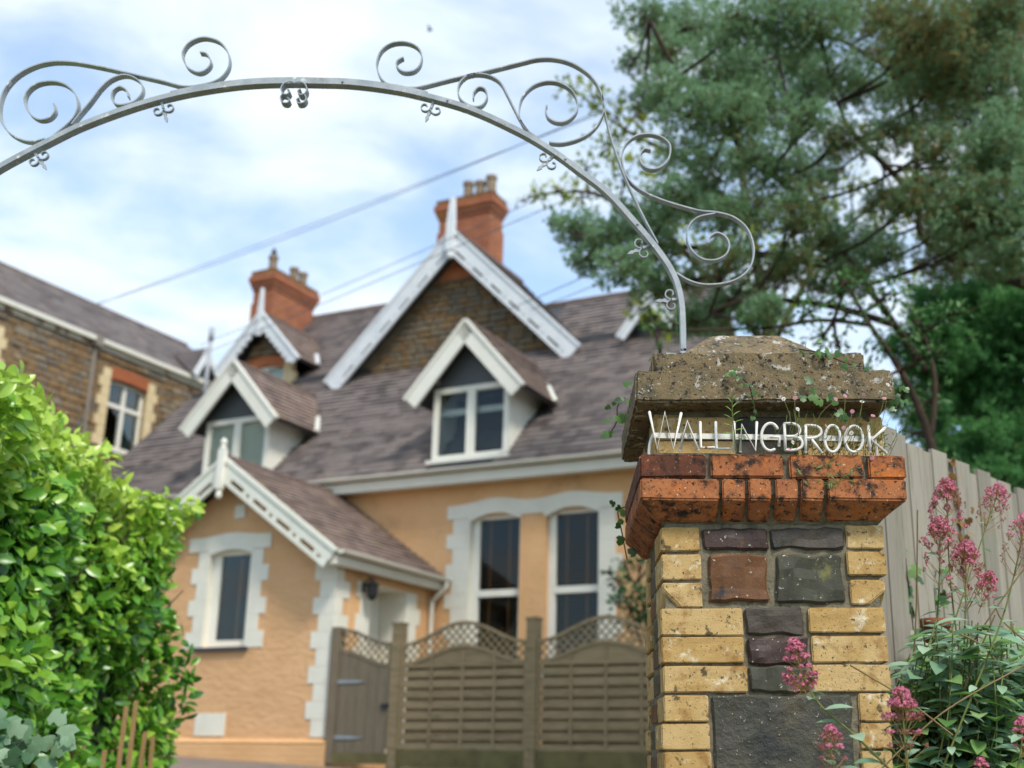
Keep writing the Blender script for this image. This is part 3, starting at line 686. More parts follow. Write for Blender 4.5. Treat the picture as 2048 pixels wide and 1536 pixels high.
# ---- main front wall with the two tall windows
W1, W2 = (.62, 1.495, 1.0, 3.36), (1.92, 2.79, 1.0, 3.36)
wall_v(MB(), -7.4, 3.6, -.7, 4.05, 2.5, .3, [W1, W2]).build('front_wall', M_ORANGE, H)
header('window_head', .22, 3.16, 3.32, 3.61, [(W1[0], W1[1], .12), (W2[0], W2[1], .12)], 2.5, 3.53)
for (edge, sg) in ((W1[0], -1), (W2[1], 1)):
    zq = 3.317; k = 1
    while zq > .6:
        wd = (.40, .29)[k % 2] if sg < 0 else (.365, .26)[k % 2]
        a, b = (edge - wd, edge + .001) if sg < 0 else (edge - .001, edge + wd)
        bx('quoin', M_WHITEBRICK, H, a, b, 2.486, 2.61, zq - .228, zq - .003)
        zq -= .228; k += 1
for i, (W, nm) in enumerate(((W1, 'window'), (W2, 'window'))):
    w_ = casement(W[0] + .001, W[1] - .001, W[2], W[3], 2.60, bars_h=[(2.17, .10)], fw=.06, depth=.07, fwl=.12)
    cu = (W[0] + W[1]) / 2
    for s_ in (-.2, .13):
        bx('blind_tape', M_TAPE, w_, cu + s_, cu + s_ + .032, 2.72, 2.724, 1.1, 3.3)
    nb = 34 if i == 0 else 40
    sm = MB()
    for j in range(nb):
        zz = 3.3 - j * .05
        if zz < 1.2:
            break
        sm.obox((cu, 2.75, zz), (.37, 0, 0), (0, .02, .012), (0, -.0006, .001))
    sm.build('blind', M_BLIND, w_)
    bx('window_sill', M_WHITEBRICK, H, W[0] - .05, W[1] + .05, 2.44, 2.6, .92, 1.0)
wall_u(MB(), 2.8, 9.5, -.7, 4.05, 3.6, .3).build('end_wall', M_ORANGE, H)
MB().prism([(3.3, 2.5, 4.05), (3.3, 8.0, 4.05), (3.3, 8.0, 6.6), (3.3, 4.95, 6.6)], (.3, 0, 0)).build('end_gable_wall', M_ORANGE, H)
MB().prism([(3.05, 4.95, 6.6), (3.05, 7.95, 6.6), (3.05, 6.45, 8.1)], (.3, 0, 0)).build('end_gable_wall', M_STONEDARK, H)
wall_u(MB(), 2.8, 9.5, -.7, 4.05, -7.1, .3).build('end_wall', M_ORANGE, H)
MB().prism([(-7.4, 2.5, 4.05), (-7.4, 9.5, 4.05), (-7.4, 9.5, 6.6), (-7.4, 4.95, 6.6)], (.3, 0, 0)).build('end_gable_wall', M_ORANGE, H)
bx('room_shade_panel', M_DARK, H, -6.9, 3.2, 4.2, 4.22, .0, 3.9)
# front roof
FZ, FV, TV = 4.05, 2.2, 5.07
TZ = FZ + TV - FV
rf = slope('roof', [(-7.65, FV, FZ), (3.85, FV, FZ), (3.85, TV, TZ), (-7.65, TV, TZ)], .08)
L = (TV - FV) * math.sqrt(2)
def clipF(a, s_):
    u = a - 7.65; v = FV + s_ / math.sqrt(2)
    for c in (.62, -4.03):
        if abs(u - c) < .60 and v < 3.4:
            return False
        if abs(u - c) < .95 - (v - 3.3) * .75 and 3.2 < v < 4.6:
            return False
    return True
slates(rf, SLATE_ME, (-7.65, FV, FZ), (1, 0, 0), (0, 1, 1), 11.5, L - .01, .24, .15, clipF)
gutter('gutter', (3.85, FV - .07, FZ + .0), (-7.65, FV - .07, FZ + .0))
bx('fascia', M_GUTTER, H, -7.6, 3.8, FV + .01, FV + .04, FZ - .22, FZ - .055)
bx('soffit', M_GUTTER, H, -7.6, 3.8, FV + .045, 2.497, FZ - .20, FZ - .17)
bx('flashing', M_LEAD, H, -7.6, 3.85, TV - .10, TV - .02, TZ - .02, TZ + .07)
# left verge board of the front roof
q = MB(); q.obox((-7.68, (FV + TV) / 2, (FZ + TZ) / 2 - .10), (.02, 0, 0), (0, (TV - FV) / 2, (TZ - FZ) / 2), (0, -.07, .07)); q.build('verge_board', M_LEAD, H)

# ---- dormers
def dormer(uc, hw, apex, eavez, half, win_z, curtained, bma):
    vb, vw = 2.15, 2.38
    d = MB()
    zt = win_z[1]
    # cheeks: triangles from the window wall back to the roof slope
    for s_ in (-1, 1):
        u = uc + s_ * hw
        ztop = apex - (apex - eavez) * hw / half - .06
        vtop = FV + (ztop - FZ)
        d.prism([(u, vw + .08, FZ + vw + .08 - FV - .1), (u, vw + .08, ztop), (u, vtop + .1, ztop)], (-s_ * .06, 0, 0))
    d.build('dormer_cheek', M_WHITE, H)
    MB().prism([(uc - hw - .02, vw + .03, zt + .02), (uc + hw + .02, vw + .03, zt + .02), (uc, vw + .03, apex - .16)], (0, .05, 0)).build('dormer_gable', M_DARKBOARD, H)
    w_ = casement(uc - hw, uc + hw, win_z[0], zt + .02, vw, bars_v=[(uc, .15)], fw=.09, depth=.08)
    bx('window_sill', M_WHITE, H, uc - hw - .05, uc + hw + .05, vw - .09, vw - .001, win_z[0] - .05, win_z[0] + .01)
    if curtained:  # hangs a pale net curtain behind the panes
        bx('curtain', M_NET, w_, uc - hw + .06, uc + hw - .06, vw + .085, vw + .09, win_z[0] + .05, zt - .04)
    else:
        bx('roller_blind', M_NET, w_, uc - hw + .06, uc + hw - .06, vw + .16, vw + .165, zt - .40, zt - .30)
    bx('room_shade_panel', M_DARK, H, uc - hw + .05, uc + hw - .05, vw + .62, vw + .64, win_z[0] - .2, zt)
    vend = FV + (apex - FZ); vev = FV + (eavez - FZ)
    for s_ in (-1, 1):
        ue = uc + s_ * half
        r_ = slope('roof', [(ue, vb, eavez), (uc, vb, apex), (uc, vend, apex), (ue, vev, eavez)], .05)
        sl_ = math.hypot(half, apex - eavez)
        def cl(a, s2, sl_=sl_):
            return vb + a < vev + (vend - vev) * s2 / sl_ + .1
        slates(r_, SLATEW_ME, (ue, vb, eavez), (0, 1, 0), (-s_ * half, 0, apex - eavez), vend - vb, sl_ - .01, .22, .14, cl)
        # white valley flashing at the back end of each eave
        q = MB(); a = Vector((ue + s_ * .02, vev - .12, eavez - .02)); b = Vector((uc + s_ * half * .62, vev + (vend - vev) * .38, eavez + (apex - eavez) * .38))
        n_ = Vector((0, -1, 1)).normalized()
        q.obox((a + b) / 2 + n_ * .05, (b - a) / 2, Vector((s_ * .06, 0, 0)), n_ * .035)
        q.build('valley_flashing', M_BARGE, H)
    ridge('ridge', (uc, vb, apex + .0), (uc, vend, apex + .0), 6, .06)
    bargeboards(uc, apex + .02, half + .03, (apex - eavez) * (half + .03) / half, vb - .05, .25, bma, 0)
dormer(.62, .68, 6.43, 5.27, 1.02, (4.24, 5.42), False, M_WHITE)
dormer(-4.03, .70, 6.36, 5.25, 1.0, (4.30, 5.38), True, M_WHITE)

# ---- tall block behind: roofs, stone gable, chimneys
UV, UZ, RV = 4.80, 6.66, 7.55
RZ2 = UZ + RV - UV
rf = slope('roof', [(-7.6, UV, UZ), (-1.3, UV, UZ), (-1.3, RV, RZ2), (-7.6, RV, RZ2)], .08)
def clipU(a, s_):
    u = a - 7.6; v = UV + s_ / math.sqrt(2)
    if abs(u + 1.25) < 2.62 - (v - UV):
        return False
    if abs(u + 5.7) < .9 - (v - UV - .7) and v > UV + .6 or (abs(u + 5.7) < .7 and v < UV + .8):
        return False
    return True
slates(rf, SLATE_ME, (-7.6, UV, UZ), (1, 0, 0), (0, 1, 1), 6.3, (RV - UV) * math.sqrt(2) - .01, .24, .15, clipU)
RVR = 6.45; RZR = UZ + RVR - UV
rf = slope('roof', [(-1.3, UV, UZ), (3.5, UV, UZ), (3.5, RVR, RZR), (-1.3, RVR, RZR)], .08)
slates(rf, SLATE_ME, (.4, UV, UZ), (1, 0, 0), (0, 1, 1), 3.1, (RVR - UV) * math.sqrt(2) - .01, .24, .15, lambda a, s_: a + .4 > 1.25 - s_ / math.sqrt(2) and not (abs(a + .4 - 2.75) < .4 and s_ < .9))
slope('rear_roof', [(-7.6, 2 * RV - UV, UZ), (-1.3, 2 * RV - UV, UZ), (-1.3, RV, RZ2), (-7.6, RV, RZ2)], .08, M_SLATE)
slope('rear_roof', [(-1.3, 2 * RVR - UV, UZ), (3.5, 2 * RVR - UV, UZ), (3.5, RVR, RZR), (-1.3, RVR, RZR)], .08, M_SLATE)
ridge('ridge', (-7.6, RV, RZ2), (-1.3, RV, RZ2), 15)
ridge('ridge', (-.4, RVR, RZR), (3.5, RVR, RZR), 9)
MB().prism([(-7.3, UV + .2, UZ), (-7.3, 2 * RV - UV - .2, UZ), (-7.3, RV, RZ2 - .2)], (.3, 0, 0)).build('end_gable_wall', M_STONEDARK, H)
MB().prism([(-1.35, UV + .4, UZ), (-1.35, 2 * RV - UV - .2, UZ), (-1.35, RV, RZ2 - .2)], (-.3, 0, 0)).build('end_gable_wall', M_STONEDARK, H)
MB().box(-7.3, 3.3, 9.8, 10.1, -.7, UZ).build('rear_wall', M_STONEDARK, H)
# stone gable
GA = (-1.25, 9.42); GH = 2.62
gw = MB().prism([(-1.25 - 2.45, 5.02, 6.5), (-1.25 + 2.45, 5.02, 6.5), (-1.25 + 2.45, 5.02, 6.75), (-1.25, 5.02, 9.18), (-1.25 - 2.45, 5.02, 6.75)], (0, .3, 0)).build('stone_gable', M_MORTAR, H)
STONE_ME = [unit_block('stone', .10, M_STONE, s_) for s_ in range(5)]
STONED_ME = [unit_block('stone', .10, M_STONEDARK, s_ + 9) for s_ in range(5)]
def rubble(parent, mes, axis, fixed, a0, a1, z0, z1, inside, out, off=Vector((0, 0, 0)), hmin=.11, hmax=.2, cap=300):
    """uncoursed rubble: rows of blocks of varying height, proud of the mortar; axis 'u' or 'v' is the direction along the wall"""
    z = z0; n = 0
    while z < z1:
        hh = rng.uniform(hmin, hmax); a = a0 - rng.uniform(0, .2)
        while a < a1:
            w = rng.uniform(.14, .40)
            ca, cz = a + w / 2, z + hh / 2
            if inside(ca, cz, w, hh) and n < cap:
                h2 = hh * rng.uniform(.86, 1.05)
                mm = Matrix.Identity(4)
                ang = rng.uniform(-.03, .03)
                dpt = .09 + rng.uniform(0, .04)
                if axis == 'u':
                    mm = Matrix.Translation(Vector((ca, fixed + out * .0, cz)) - off) @ Matrix.Rotation(ang, 4, 'Y') @ Matrix.Diagonal((w * .94, dpt, h2 * .92, 1))
                else:
                    mm = Matrix.Translation(Vector((fixed, ca, cz)) - off) @ Matrix.Rotation(ang, 4, 'X') @ Matrix.Diagonal((dpt, w * .94, h2 * .92, 1))
                inst('stone', rng.choice(mes), parent, mm); n += 1
            a += w
        z += hh
    return n
rubble(gw, STONED_ME, 'u', 5.01, -3.7, 1.2, 6.75, 9.2, lambda a, z, w, h: abs(a + 1.25) + w / 2 < 2.42 - (z + h * .5 - 6.75) and z < 8.55, -1, hmin=.08, hmax=.15)
MB().prism([(-1.25 - .46, 4.955, 8.55), (-1.25 + .46, 4.955, 8.55), (-1.25, 4.955, 9.05)], (0, .06, 0)).build('brick_apex', M_REDLINTEL, gw)
for s_ in (-1, 1):
    r_ = slope('roof', [(-1.25 + s_ * GH, UV - .05, GA[1] - GH - .02), (-1.25, UV - .05, GA[1]), (-1.25, RV, GA[1]), (-1.25 + s_ * GH, UV + .05, GA[1] - GH - .02)], .06)
    slates(r_, SLATE_ME, (-1.25 + s_ * GH, UV - .05, GA[1] - GH - .02), (0, 1, 0), (-s_ * GH, 0, GH), RV - UV, GH * 1.414 - .02, .24, .15, lambda a, s2: a < .2 + s2 / 1.414)
ridge('ridge', (-1.25, UV - .05, GA[1] + .01), (-1.25, RV, GA[1] + .01), 9)
bargeboards(-1.25, GA[1] + .02, GH + .08, GH + .1, 4.64, .36, M_BARGEBLUE, 6, .06, sa_=.68, sb_=.80)
fn = MB(); fn.box(-1.33, -1.17, 4.56, 4.66, 8.98, 9.5)
fn.prism([(-1.34, 4.57, 9.5), (-1.16, 4.57, 9.5), (-1.21, 4.60, 10.1), (-1.29, 4.60, 10.1)], (0, .08, 0))
fn.lathe([(0, 8.80), (.06, 8.84), (.075, 8.90), (.05, 8.95), (.08, 8.98)], (-1.25, 4.61, 0), 10)
fn.build('finial', M_BARGEBLUE, H)
# small gabled dormer at the left of the tall roof
su, sa = -5.71, 8.42
for s_ in (-1, 1):
    ue = su + s_ * 1.0; ez = sa - 1.08
    r_ = slope('roof', [(ue, 4.72, ez), (su, 4.72, sa), (su, UV + sa - UZ, sa), (ue, UV + ez - UZ, ez)], .05)
    slates(r_, SLATEW_ME, (ue, 4.72, ez), (0, 1, 0), (-s_ * 1.0, 0, 1.08), 1.84, 1.46, .24, .15, lambda a, s2: a < .8 + s2 * .72)
    q = MB(); a = Vector((ue + s_ * .02, UV + ez - UZ - .1, ez)); b = Vector((ue - s_ * .3, UV + ez - UZ + .25, ez + .35)); n_ = Vector((0, -1, 1)).normalized()
    q.obox((a + b) / 2 + n_ * .06, (b - a) / 2, (s_ * .05, 0, 0), n_ * .03); q.build('valley_flashing', M_BARGEBLUE, H)
ridge('ridge', (su, 4.72, sa), (su, UV + sa - UZ, sa), 5, .06)
sg = MB().prism([(su - .72, 4.97, 7.35), (su + .72, 4.97, 7.35), (su, 4.97, sa - .25)], (0, .15, 0)).build('stone_gable', M_STONEDARK, H)
rubble(sg, STONED_ME, 'u', 4.95, su - .8, su + .8, 7.56, 8.2, lambda a, z, w, h: abs(a - su) + w / 2 < .74 - (z + h * .5 - 7.45), -1, hmin=.1, hmax=.15)
MB().strip([(su - .5, 4.93, 7.50), (su, 4.93, 7.58), (su + .5, 4.93, 7.50)], [(su - .5, 4.93, 7.28), (su, 4.93, 7.36), (su + .5, 4.93, 7.28)], (0, .1, 0)).build('brick_lintel', M_REDLINTEL, sg)
for s_ in (-1, 1):
    for j in range(5):
        wd = .26 if j % 2 else .2
        u = su + s_ * .5
        bx('quoin', M_CREAMB, H, min(u, u + s_ * wd), max(u, u + s_ * wd), 4.93, 5.05, 6.3 + j * .215, 6.51 + j * .215)
w_ = casement(su - .49, su + .49, 6.4, 7.34, 4.99, bars_v=[(su, .06)], fw=.05, depth=.05)
bx('curtain', M_NET, w_, su - .45, su + .45, 5.06, 5.065, 6.42, 7.3)
bargeboards(su, sa + .02, 1.03, 1.12, 4.66, .17, M_BARGEBLUE, 0, .05, None, True)
fn = MB(); fn.prism([(su - .05, 4.62, 7.92), (su + .05, 4.62, 7.92), (su + .055, 4.62, 8.5), (su + .02, 4.62, 8.95), (su - .02, 4.62, 8.95), (su - .055, 4.62, 8.5)], (0, .07, 0)); fn.build('finial', M_BARGEBLUE, H)
# small gable at the right end of the tall roof
ru, ra = 2.75, 7.50
for s_ in (-1, 1):
    slope('roof', [(ru + s_ * .55, 4.72, ra - .66), (ru, 4.72, ra), (ru, UV + ra - UZ, ra), (ru + s_ * .55, UV + .05, ra - .66)], .05, M_SLATE)
MB().prism([(ru - .45, 4.95, 6.7), (ru + .45, 4.95, 6.7), (ru, 4.95, ra - .14)], (0, .1, 0)).build('gable_infill', M_DARKBOARD, H)
bargeboards(ru, ra + .02, .58, .72, 4.66, .14, M_BARGEBLUE)

M_CHIMTOP = mat('lichened_chimney_brick', ['#7a4a2e', '#9a5a30', '#a5703a'], 4, .9, .4, 20, brick='col', bdist=.012, spots=[('#6a5a34', 3.5, .52, .14)])
def chimney(u0, u1, v0, v1, z0, z1, pots, pz):
    c = MB()
    c.box(u0, u1, v0, v1, z0, z1 - .75)
    c = c.build('chimney', M_CHIM, H)
    e = .0
    st = [(-.75, -.45, -.025), (-.45, -.36, .0), (-.36, -.26, .035), (-.26, -.12, .07), (-.12, .0, .035)]
    for a, b, o in st:
        bx('chimney_course', M_CHIM if a < -.2 else M_CHIMTOP, c, u0 - o, u1 + o, v0 - o, v1 + o, z1 + a, z1 + b)
    cp = MB(); cp.prism([(u0 - .04, v0 - .04, z1), (u1 + .04, v0 - .04, z1), (u1 - .15, v0 + .15, z1 + .1), (u0 + .15, v0 + .15, z1 + .1)], (0, .001, 0))
    cp.v, cp.f = [], []
    o = .05
    lo = [(u0 - o, v0 - o, z1), (u1 + o, v0 - o, z1), (u1 + o, v1 + o, z1), (u0 - o, v1 + o, z1)]
    i_ = .16
    hi = [(u0 + i_, v0 + i_, z1 + .12), (u1 - i_, v0 + i_, z1 + .12), (u1 - i_, v1 - i_, z1 + .12), (u0 + i_, v1 - i_, z1 + .12)]
    cp.add(lo + hi, [(3, 2, 1, 0), (4, 5, 6, 7), (0, 1, 5, 4), (1, 2, 6, 5), (2, 3, 7, 6), (3, 0, 4, 7)])
    cp.build('chimney_flaunching', M_CHIMCAP, c)
    for (a, b, hh, r) in pots:
        MB().lathe([(r, 0), (r * 1.15, .05), (r * .95, .09), (r * .9, hh - .1), (r * 1.12, hh - .08), (r * 1.12, hh), (r * .7, hh)], (a, b, z1 + .08), 10).build('chimney_pot', M_POT, c)
chimney(-3.08, -1.76, 7.05, 7.65, 8.3, 11.44, [(-2.5, 7.33, .40, .115), (-2.2, 7.33, .36, .115), (-1.93, 7.33, .44, .115)], 0)
chimney(-7.1, -6.52, 5.95, 7.45, 7.2, 10.02, [(-6.8, 6.2, .36, .10), (-6.8, 6.95, .36, .10), (-6.8, 7.28, .36, .10)], 0)
MB().lathe([(.03, 0), (.05, .08), (.07, .1), (.02, .22)], (-6.8, 6.2, 10.44), 8).build('chimney_cowl', M_LEAD, H)

# slates: the 300 that show largest are pieces of their own, the others stay joined per roof
SLATES.sort(key=lambda t: t[0])
for d_, roof, me, mm in SLATES[:300]:
    inst('slate', me, roof, mm)
rest = {}
for d_, roof, me, mm in SLATES[300:]:
    rest.setdefault((roof.name, me.name), []).append(mm)
cv = np.array([(x, y, z) for z in (-.5, .5) for y in (-.5, .5) for x in (-.5, .5)])
cf = np.array([(0, 2, 3, 1), (4, 5, 7, 6), (0, 1, 5, 4), (2, 6, 7, 3), (0, 4, 6, 2), (1, 3, 7, 5)])
for (rn, mn), ms in rest.items():
    V, Fq, T = scatter(cv, cf, [np.array(x) for x in ms], np.zeros(len(ms)))
    fobj('slates', fmesh('slates', V, Fq, bpy.data.meshes[mn].materials[0], None, False), bpy.data.objects[rn], 'stuff')

# ---- grey vent pipe standing on the front roof
vp = MB().tube([(-7.42, 5.15, 6.5), (-7.40, 5.15, 8.25)], .045, 10); vp.lathe([(.06, 8.2), (.06, 8.5), (.045, 8.5)], (-7.40, 5.15, 0), 10)
vp.build('vent_pipe', M_PIPE, H, True)

# ================================================================ long stone building at the left
UL = -10.5
LB = empty('stone_building', HM @ Vector((UL - 3, 5, -1.0)), YAW)
tag(LB, 'long brown rubble stone building with slate roof and white gutter beyond the hedge', 'building')
LO = Vector((UL - 3, 5, -1.0))
def lb(mbld, name, ma, parent=None, smooth=False):
    o = mbld.build(name, ma, parent or LB, smooth)
    if parent is None or parent == LB:
        o.location = -LO
    return o
WA, WB = (5.45, 6.60, 6.30, 7.85), (1.2, 2.30, 6.30, 7.85)
lw = lb(wall_u(MB(), -6, 10.5, -1.5, 8.55, UL, .35, [WA, WB]), 'wall', mat('rubble_far', ['#5e4e3c', '#7d6547', '#8f7350', '#6f675c', '#7a5638'], 1.2, .9, .7, 14, vor=3.2, stretch=(1, 1, 1.7), bdist=.05))
lb(MB().box(UL - 5.8, UL - .36, -6, -5.7, -1.5, 8.5), 'end_wall', M_STONE)
lb(MB().box(UL - 5.8, UL - .36, 10.2, 10.5, -1.5, 8.5), 'end_wall', M_STONE)
def inL(a, z, w, h):
    for W in (WA, WB):
        if W[0] - .35 - w / 2 < a < W[1] + .35 + w / 2 and W[2] - .12 < z < W[3] + .32:
            return False
    return True
rubble(lw, STONE_ME, 'v', UL - .012, 1.7, 9.2, 6.05, 8.5, inL, 1, hmin=.11, hmax=.2)
for W in (WA, WB):
    for s_, e in ((-1, W[0]), (1, W[1])):
        z = W[2] - .02; k = 0
        while z < W[3] + .05:
            wd = (.32, .22)[k % 2]
            q = lb(MB().box(UL - .1, UL + .035, min(e, e + s_ * wd), max(e, e + s_ * wd), z, z + .215), 'quoin', M_CREAMB); z += .222; k += 1
    pts_t = []; pts_b = []
    for i in range(13):
        v = W[0] - .02 + (W[1] - W[0] + .04) * i / 12; t = 1 - ((i - 6) / 6) ** 2
        pts_t.append((UL + .03, v, W[3] + .25 + .05 * t)); pts_b.append((UL + .03, v, W[3] - .02 + .04 * t))
    lb(MB().strip(pts_t, pts_b, (-.2, 0, 0)), 'brick_lintel', M_REDLINTEL)
    f = MB(); fw = .07; x0, x1 = UL - .17, UL - .10
    f.box(x0, x1, W[0], W[0] + fw, W[2], W[3]); f.box(x0, x1, W[1] - fw, W[1], W[2], W[3]); f.box(x0, x1, W[0], W[1], W[2], W[2] + fw); f.box(x0, x1, W[0], W[1], W[3] - fw, W[3] + .03)
    mv = (W[0] + W[1]) / 2; tz = W[2] + .98
    f.box(x0 + .005, x1 + .01, mv - .045, mv + .045, W[2], W[3]); f.box(x0 + .006, x1 + .012, W[0], W[1], tz - .045, tz + .045)
    fo = lb(f, 'window', M_WHITE)
    for (a, b) in ((W[0] + fw, mv - .045), (mv + .045, W[1] - fw)):
        for (c, d) in ((W[2] + fw, tz - .045), (tz + .045, W[3] - fw)):
            MB().box(x0 + .03, x0 + .036, a - .005, b + .005, c - .005, d + .005).build('pane', M_GLASS, fo)
    MB().box(x0 - .12, x0 - .118, mv + .03, W[1] - .03, W[2] + .03, tz).build('curtain', mat('teal_curtain', ['#4d6a68', '#63807c'], 3, .9, .3, 8, stretch=(6, 6, .3)), fo)
    lb(MB().box(UL - .1, UL + .08, W[0] - .1, W[1] + .1, W[2] - .1, W[2] - .02), 'window_sill', M_WHITE)
lb(MB().box(UL - 1.5, UL - 1.48, 0, 9, 5, 8.4), 'room_shade_panel', M_DARK)
# roof of the stone building
e0 = Vector((UL + .12, -6.2, 8.60)); rr = Vector((UL - 2.9, -6.2, 10.70))
rfo = MB(); n_ = Vector((.7, 0, 1)).normalized()
rfo.prism([e0, e0 + Vector((0, 16.9, 0)), rr + Vector((0, 16.9, 0)), rr], n_ * -.08)
rl = lb(rfo, 'roof', M_SLATE)
sd = (rr - e0).normalized(); LL = (rr - e0).length
S2 = []
for r_ in range(int(LL / .2) + 1):
    for c_ in range(58):
        v = -6.2 + c_ * .3 + (.15 if r_ % 2 else 0); s_ = min(r_ * .2 + .11, LL - .05)
        if v > 10.5:
            continue
        p = e0 + sd * s_ + Vector((0, v + 6.2 + .15, 0)) + n_ * .016
        sv = (sd - n_ * (.06 + rng.uniform(-.02, .02))).normalized(); nv = sv.cross(Vector((0, 1, 0))); nv = nv if nv.z > 0 else -nv
        mm = np.eye(4); mm[:3, 0] = (0, .294, 0); mm[:3, 1] = np.array(sv) * .24; mm[:3, 2] = np.array(nv) * .012; mm[:3, 3] = p
        S2.append(mm)
V, Fq, T = scatter(cv, cf, S2, np.zeros(len(S2)))
fobj('slates', fmesh('slates', V, Fq, M_SLATE, None, False), rl, 'stuff')
lb(MB().prism([(UL - 2.9, -6.2, 10.66), (UL - 2.9, 10.7, 10.66), (UL - 5.95, 10.7, 8.6), (UL - 5.95, -6.2, 8.6)], (0, 0, -.08)), 'rear_roof', M_SLATE)
lb(MB().tube([(UL - 2.9, -6.2, 10.7), (UL - 2.9, 10.7, 10.7)], .07, 10), 'ridge_tiles', M_RIDGE)
lb(MB().box(UL + .05, UL + .18, -6.2, 10.7, 8.50, 8.60), 'gutter', M_GUTTER)
lb(MB().box(UL + .0, UL + .05, -6.2, 10.7, 8.40, 8.56), 'fascia', M_GUTTER)
dp = MB(); dp.tube(spline([(UL + .12, 4.86, 8.5), (UL + .10, 4.86, 8.35), (UL + .07, 4.86, 8.1), (UL + .07, 4.86, 6), (UL + .07, 4.86, 0)], 3), .042, 10); dp.box(UL + .02, UL + .2, 4.76, 4.96, 8.4, 8.66)
lb(dp, 'downpipe', mat('grey_downpipe', ['#7b7266', '#8f867a'], 5, .6))
# gabled hatch near the far end of that roof
ga = [(UL + .3, 8.05, 9.30), (UL + .3, 7.75, 8.60), (UL + .3, 8.85, 8.62)]
for s_, b in ((-1, (7.72, 8.62)), (1, (8.85, 8.60))):
    q = MB(); A = Vector((UL + .28, 8.12, 9.34)); B = Vector((UL + .28, b[0], b[1])); d = (B - A).normalized(); n3 = Vector((1, 0, 0)).cross(d); n3 = n3 if n3.z < 0 else -n3
    q.obox((A + B) / 2 + n3 * .07, (B - A) / 2, (.03, 0, 0), n3 * .08); lb(q, 'bargeboard', M_BARGEBLUE)
    lb(MB().prism([A + Vector((0, 0, .04)), B + Vector((0, 0, .04)), B + Vector((-.1, 0, .04)), A + Vector((-1.1, 0, .04))], (0, 0, -.04)), 'hatch_roof', M_SLATE)
lb(MB().prism([(UL + .1, 7.8, 8.62), (UL + .1, 8.8, 8.62), (UL + .1, 8.12, 9.26)], (-.05, 0, 0)), 'hatch_gable', M_DARKBOARD)

# ================================================================ lattice fence and gate in front of the cottage
def P(u, v, z):
    return HM @ Vector((u, v, z))
FO = Vector((2.0, .05, -.6))
FE = empty('lattice_fence', HM @ FO, YAW)
tag(FE, 'weathered slatted fence panels with arched lattice tops between posts beside the porch', 'fence')
def fe(mbld, name, ma, parent=None):
    o = mbld.build(name, ma, parent or FE)
    if parent is None or parent == FE:
        o.location = -FO
    return o
for i, u in enumerate((1.05, 3.0, 4.95)):
    p = MB().box(u - .07, u + .07, -.05, .10, -.9, 1.43); p.box(u - .08, u + .08, -.06, .11, 1.43, 1.46)
    fe(p, 'post', M_WOOD)
def bell(t):
    return math.sin(math.pi * t) ** 2 if True else 0
def lattice(parent, u0, u1, zl, zu, v, pitch=.112):
    """crossing diagonal strips between a lower and an upper edge"""
    n = 0
    for sgn in (1, -1):
        c = -1.2
        while c < (u1 - u0) + 1.2:
            seg = []
            for j in range(121):
                z = .85 + j * .006
                u = u0 + c + sgn * (z - 1.15)
                if u0 < u < u1 and zl(u) < z < zu(u):
                    seg.append((u, z))
            if len(seg) > 3:
                a, b = seg[0], seg[-1]
                d = Vector((b[0] - a[0], 0, b[1] - a[1])); nn = Vector((-d.z, 0, d.x)).normalized()
                q = MB().obox(((a[0] + b[0]) / 2, v + .006 * sgn, (a[1] + b[1]) / 2), d / 2, (0, .0045, 0), nn * .011)
                q.build('lattice_strip', M_WOOD, parent)
            c += pitch
for u0, u1 in ((1.12, 2.93), (3.07, 4.88)):
    W = u1 - u0
    zl = lambda u, u0=u0, W=W: .93 + .21 * bell((u - u0) / W)
    zu = lambda u, u0=u0, W=W: 1.17 + .26 * bell((u - u0) / W)
    us = [u0 + W * i / 40 for i in range(41)]
    pan = MB()
    pan.strip([(u, -.02, zu(u) + .02) for u in us], [(u, -.02, zu(u) - .02) for u in us], (0, .05, 0))
    pan.strip([(u, -.02, zl(u) + .02) for u in us], [(u, -.02, zl(u) - .02) for u in us], (0, .05, 0))
    pan.box(u0, u0 + .04, -.018, .028, -.15, 1.16); pan.box(u1 - .04, u1, -.018, .028, -.15, 1.16); pan.box(u0 + .04, u1 - .04, -.019, .029, .88, .925)
    pf = fe(pan, 'panel_frame', M_WOOD)
    # planks: front boards with gaps, set back boards between them
    z = -.13; k = 0
    while z < .86:
        hh = .082 + rng.uniform(-.006, .006)
        MB().obox((u0 + W / 2, .004, z + hh / 2), (W / 2 - .04, 0, 0), (0, .006, .003), (0, 0, hh / 2)).build('slat', M_WOOD, pf)
        MB().obox((u0 + W / 2, .075, z + hh + .02), (W / 2 - .04, 0, 0), (0, .006, 0), (0, 0, .034)).build('slat', M_WOOD, pf)
        z += .128; k += 1
    q = MB(); q.strip([(u, .0, zl(u) - .02) for u in us], [(u, .0, .925) for u in us], (0, .012, 0)); q.build('arched_board', M_WOOD, pf)
    for f_ in (.25, .5, .75):
        MB().box(u0 + W * f_ - .018, u0 + W * f_ + .018, -.016, -.002, -.13, .93 + .17 * bell(f_)).build('batten', M_WOOD, pf)
    lattice(pf, u0 + .03, u1 - .03, lambda u: zl(u), lambda u: zu(u), .005)
    fe(MB().box(u0, u1, -.03, .06, -.34, -.115), 'gravel_board', M_WOODMOSS)
    fe(MB().box(u0 - .02, u1 + .02, -.08, .12, -.95, -.345), 'base_wall', mat('mossy_low_wall', ['#4f4a36', '#67603f', '#7a6a3c', '#5c5a48'], 6, .95, .6, 22))
GO = Vector((.5, 0, -.3))
GT = empty('garden_gate', HM @ GO, YAW)
tag(GT, 'narrow weathered plank gate with strap hinges against the porch corner', 'gate')
